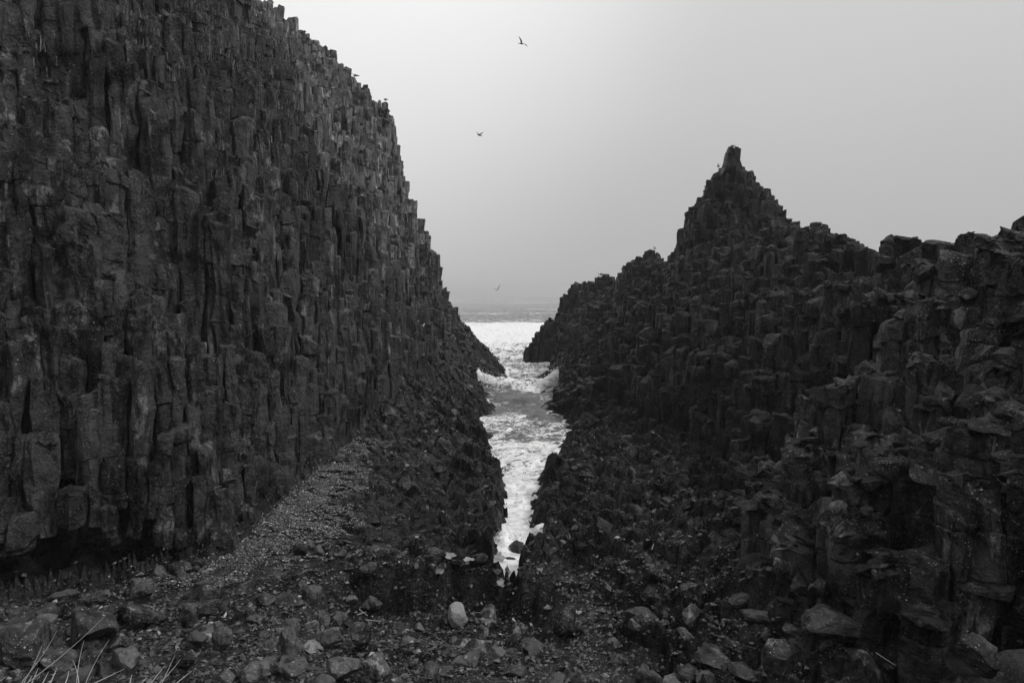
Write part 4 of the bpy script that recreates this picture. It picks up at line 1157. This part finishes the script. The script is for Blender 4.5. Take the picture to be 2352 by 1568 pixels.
# ------------------------------------------------------------------ birds
def loft(pts, rad, n=10):
    """closed tube along pts with elliptical sections rad=(half width, half height)"""
    pts = np.array(pts, float); k = len(pts); V = []
    for i in range(k):
        t = pts[min(i + 1, k - 1)] - pts[max(i - 1, 0)]; t /= np.linalg.norm(t)
        side = np.array([0, 1., 0]); up = np.cross(t, side); up /= np.linalg.norm(up)
        an = np.arange(n) / n * 2 * math.pi
        V.append(pts[i] + np.cos(an)[:, None] * side * rad[i][0] + np.sin(an)[:, None] * up * rad[i][1])
    V = np.concatenate(V)
    i = np.arange(k - 1)[:, None] * n; j = np.arange(n)[None]; jn = (j + 1) % n
    Q = np.stack([i + j, i + jn, i + n + jn, i + n + j], -1).reshape(-1, 4)
    return V, Q
def join(parts):
    V, F, M, off = [], [], [], 0
    for (v, f, m) in parts:
        V.append(v); F.append(f + off); M.append(np.full(len(f), m)); off += len(v)
    return np.concatenate(V), np.concatenate(F), np.concatenate(M)
def perched_gull(loc, rz, label, scale=1.0, group='gulls standing on the rocks', neck=1.0):
    # faces +x ; back grey, head, breast and tail white
    body, q1 = loft([(-.30, 0, .20), (-.24, 0, .215), (-.12, 0, .235), (0, 0, .25), (.09, 0, .265), (.135, 0, .31), (.150, 0, .36 * neck + .0), (.165, 0, .395 * neck), (.20, 0, .40 * neck), (.222, 0, .395 * neck)],
                    [(.012, .006), (.035, .02), (.075, .065), (.085, .085), (.07, .075), (.042, .045), (.034, .035), (.036, .036), (.026, .026), (.008, .008)], 12)
    beak, q2 = loft([(.215, 0, .397 * neck), (.25, 0, .393 * neck), (.275, 0, .383 * neck)], [(.010, .012), (.008, .010), (.002, .003)], 6)
    wings = []
    for s_ in (-1, 1):
        w, q = loft([(.07, s_ * .06, .275), (-.05, s_ * .078, .262), (-.2, s_ * .05, .235), (-.36, s_ * .018, .215)], [(.015, .05), (.018, .06), (.014, .035), (.004, .008)], 8)
        wings.append((w, q, 1))
    legs = []
    for s_ in (-1, 1):
        l_, q = loft([(0.02, s_ * .03, .18), (.03, s_ * .03, .09), (.015, s_ * .03, .005), (.05, s_ * .03, 0.0)], [(.010, .010), (.006, .006), (.006, .006), (.014, .004)], 6)
        legs.append((l_, q, 2))
    V, F, M = join([(body, q1, 0), (beak, q2, 2)] + wings + legs)
    o = link('gull', mk_mesh('gull', V, [(4, F)], [M_WHITE, M_GREYF, M_DARKF], smooth=True, matidx=M), None, loc, label=label, category='bird', group=group)
    o.rotation_euler = (0, 0, rz); o.scale = (scale,) * 3
    return o
scn.view_layers[0].update()
DG = bpy.context.evaluated_depsgraph_get()
def look(px, py):
    """first solid surface seen at a picture point"""
    d = Vector(((px - 1176) / 1568.0, 0, 0))
    t = (784 - py) / 1568.0
    d = Vector(((px - 1176) / 1568.0, CP + t * SP, t * CP - SP)).normalized()
    o = Vector((0, 0, CAM_Z))
    ok, p, n, i_, ob, _ = scn.ray_cast(DG, o, d, distance=140)
    return p if ok else None
def on_rock(px, py, Yd):
    """feet on the skyline rock nearest to a picture point"""
    for k in range(0, 90, 2):
        p = look(px, py - 30 + k)
        if p is not None and p.y > 9: return (p.x, p.y + .12, p.z - .02)
    x, z = at(px, py, Yd); return (x, Yd, z)
PI = math.pi
def ledge(px, py, side):
    """feet on the first top face under a picture point"""
    p = look(px, py)
    ok, q, n, i_, ob, _ = scn.ray_cast(DG, Vector((p.x, p.y - .15, p.z + .6)), Vector((0, 0, -1)), distance=3)
    return (q.x, q.y, q.z) if ok else tuple(p)
perched_gull(on_rock(815, 172, 68.5), PI, 'gull on the upper left cliff edge, wings half folded, highest of the perched birds', 1.25)
perched_gull(on_rock(885, 243, 68.3), PI * .75, 'round grey gull sitting on the jutting corner of the left cliff', 1.2)
perched_gull(ledge(969, 735, -1), .6, 'white gull resting on the lower slope of the left cliff', 1.2)
perched_gull(on_rock(1651, 364, 54.3), -PI / 2 - .4, 'grey gull on the left shoulder of the pinnacle top', 1.15)
perched_gull(on_rock(1685, 377, 53.6), -PI / 2 + .5, 'white-headed gull just below the stone block crowning the pinnacle', 1.15)
perched_gull(on_rock(1504, 604, 68.0), -PI / 2 - .5, 'grey gull standing on the rounded hump left of the pinnacle', 1.25)
perched_gull(ledge(1507, 660, 1), -PI / 2, 'white gull on the dark face below the rounded hump', 1.25)
perched_gull(on_rock(1380, 645, 74.5), PI, 'gull in profile with raised neck on the low seaward crag', 1.5)
perched_gull(ledge(1386, 682, 1), -PI / 2, 'tiny white gull on the dark face below the low seaward crag', 1.0)

def flying(loc, scale, rot, label, dark, wl_, wr_, body_len=.62):
    """wl_, wr_: wing polylines (root to tip) in body space, x forward, y left, z up"""
    mats = [M_DARKF, M_DARKF, M_DARKF] if dark else [M_WHITE, M_GREYF, M_DARKF]
    b, q1 = loft([(-.30, 0, .01), (-.20, 0, 0), (-.08, 0, -.005), (.06, 0, 0), (.16, 0, .015), (.24, 0, .03), (.30, 0, .04), (.34, 0, .04), (.40, 0, .03)],
                 [(.045, .006), (.035, .02), (.06, .055), (.06, .055), (.035, .035), (.022, .024), (.026, .026), (.014, .014), (.003, .003)], 10)
    parts = [(b, q1, 0)]
    for pl in (wl_, wr_):
        pl = np.array(pl, float); k = len(pl)
        ch = np.interp(np.linspace(0, 1, k), [0, .35, .75, 1], [.17, .16, .11, .02])
        Vv = []
        for i in range(k):
            for (dx, dz) in ((.4, 0), (0, .010), (-.6, 0), (0, -.008)):
                Vv.append(pl[i] + np.array([dx * ch[i], 0, dz]))
        i = np.arange(k - 1)[:, None] * 4; j = np.arange(4)[None]; jn = (j + 1) % 4
        parts.append((np.array(Vv), np.stack([i + j, i + jn, i + 4 + jn, i + 4 + j], -1).reshape(-1, 4), 1))
    V, F, M = join(parts)
    o = link('flying_bird', mk_mesh('flying_bird', V, [(4, F)], mats, matidx=M), None, loc, label=label, category='bird')
    o.rotation_euler = rot; o.scale = (scale,) * 3
    return o
def sky_at(px, py, Y): x, z = at(px, py, Y); return (x, Y, z)
flying(sky_at(1198, 101, 70), 1.0, (0, 0, PI + .12), 'dark bird in flight with one wing raised high, uppermost in the sky', True,
       [(.03, .04, .02), (.07, .12, .25), (.20, .22, .44), (.36, .32, .60)], [(0, -.04, .03), (-.20, -.16, .07), (-.36, -.28, .08), (-.50, -.38, .03), (-.69, -.5, -.09)])
flying(sky_at(1101, 311, 70), 1.0, (0, .35, .1), 'dark bird in flight with head down, below the uppermost bird', True,
       [(0, .04, .02), (.08, .18, .20), (.16, .28, .35), (.30, .42, .57)], [(0, -.04, .02), (-.10, -.12, .05), (-.20, -.2, .09), (-.44, -.3, .16)])
flying((*at(1142, 666, 85)[:1], 85, at(1142, 666, 85)[1]), 1.1, (0, 0, PI / 2 + .6), 'white-bodied gull gliding low over the surf with wings in a V', False,
       [(0, .04, .02), (0, .25, .10), (-.02, .45, .16), (-.08, .62, .2)], [(0, -.04, .02), (0, -.16, .26), (-.02, -.26, .46), (-.08, -.34, .62)])
flying((*at(1088, 627, 160)[:1], 160, at(1088, 627, 160)[1]), 1.0, (0, 0, PI / 2), 'tiny far-off bird in the haze above the horizon', False,
       [(0, .04, .02), (0, .25, .10), (-.02, .45, .10), (-.08, .62, .06)], [(0, -.04, .02), (0, -.25, .12), (-.02, -.45, .14), (-.08, -.62, .08)])

# ------------------------------------------------------------------ sea haze
V = np.array([(x, y, z) for z in (-3.3, 52) for (x, y) in ((-9300, -12), (9300, -12), (9300, 9400), (-9300, 9400))], float)
F = np.array([(3, 2, 1, 0), (4, 5, 6, 7), (0, 1, 5, 4), (1, 2, 6, 5), (2, 3, 7, 6), (3, 0, 4, 7)])
mh = bpy.data.materials.new('haze'); mh.use_nodes = True
nt = mh.node_tree; nt.nodes.clear()
oo = nt.nodes.new('ShaderNodeOutputMaterial'); pv = nt.nodes.new('ShaderNodeVolumePrincipled')
pv.inputs['Color'].default_value = (.93, .93, .93, 1)
pv.inputs['Density'].default_value = .00044
pv.inputs['Anisotropy'].default_value = 0.0
nt.links.new(pv.outputs[0], oo.inputs['Volume'])
link('haze', mk_mesh('haze', V, [(4, F)], [mh]), kind='stuff', label='sea haze')
print('tris', sum(len(o.data.loops) for o in scn.objects if o.type == 'MESH'))
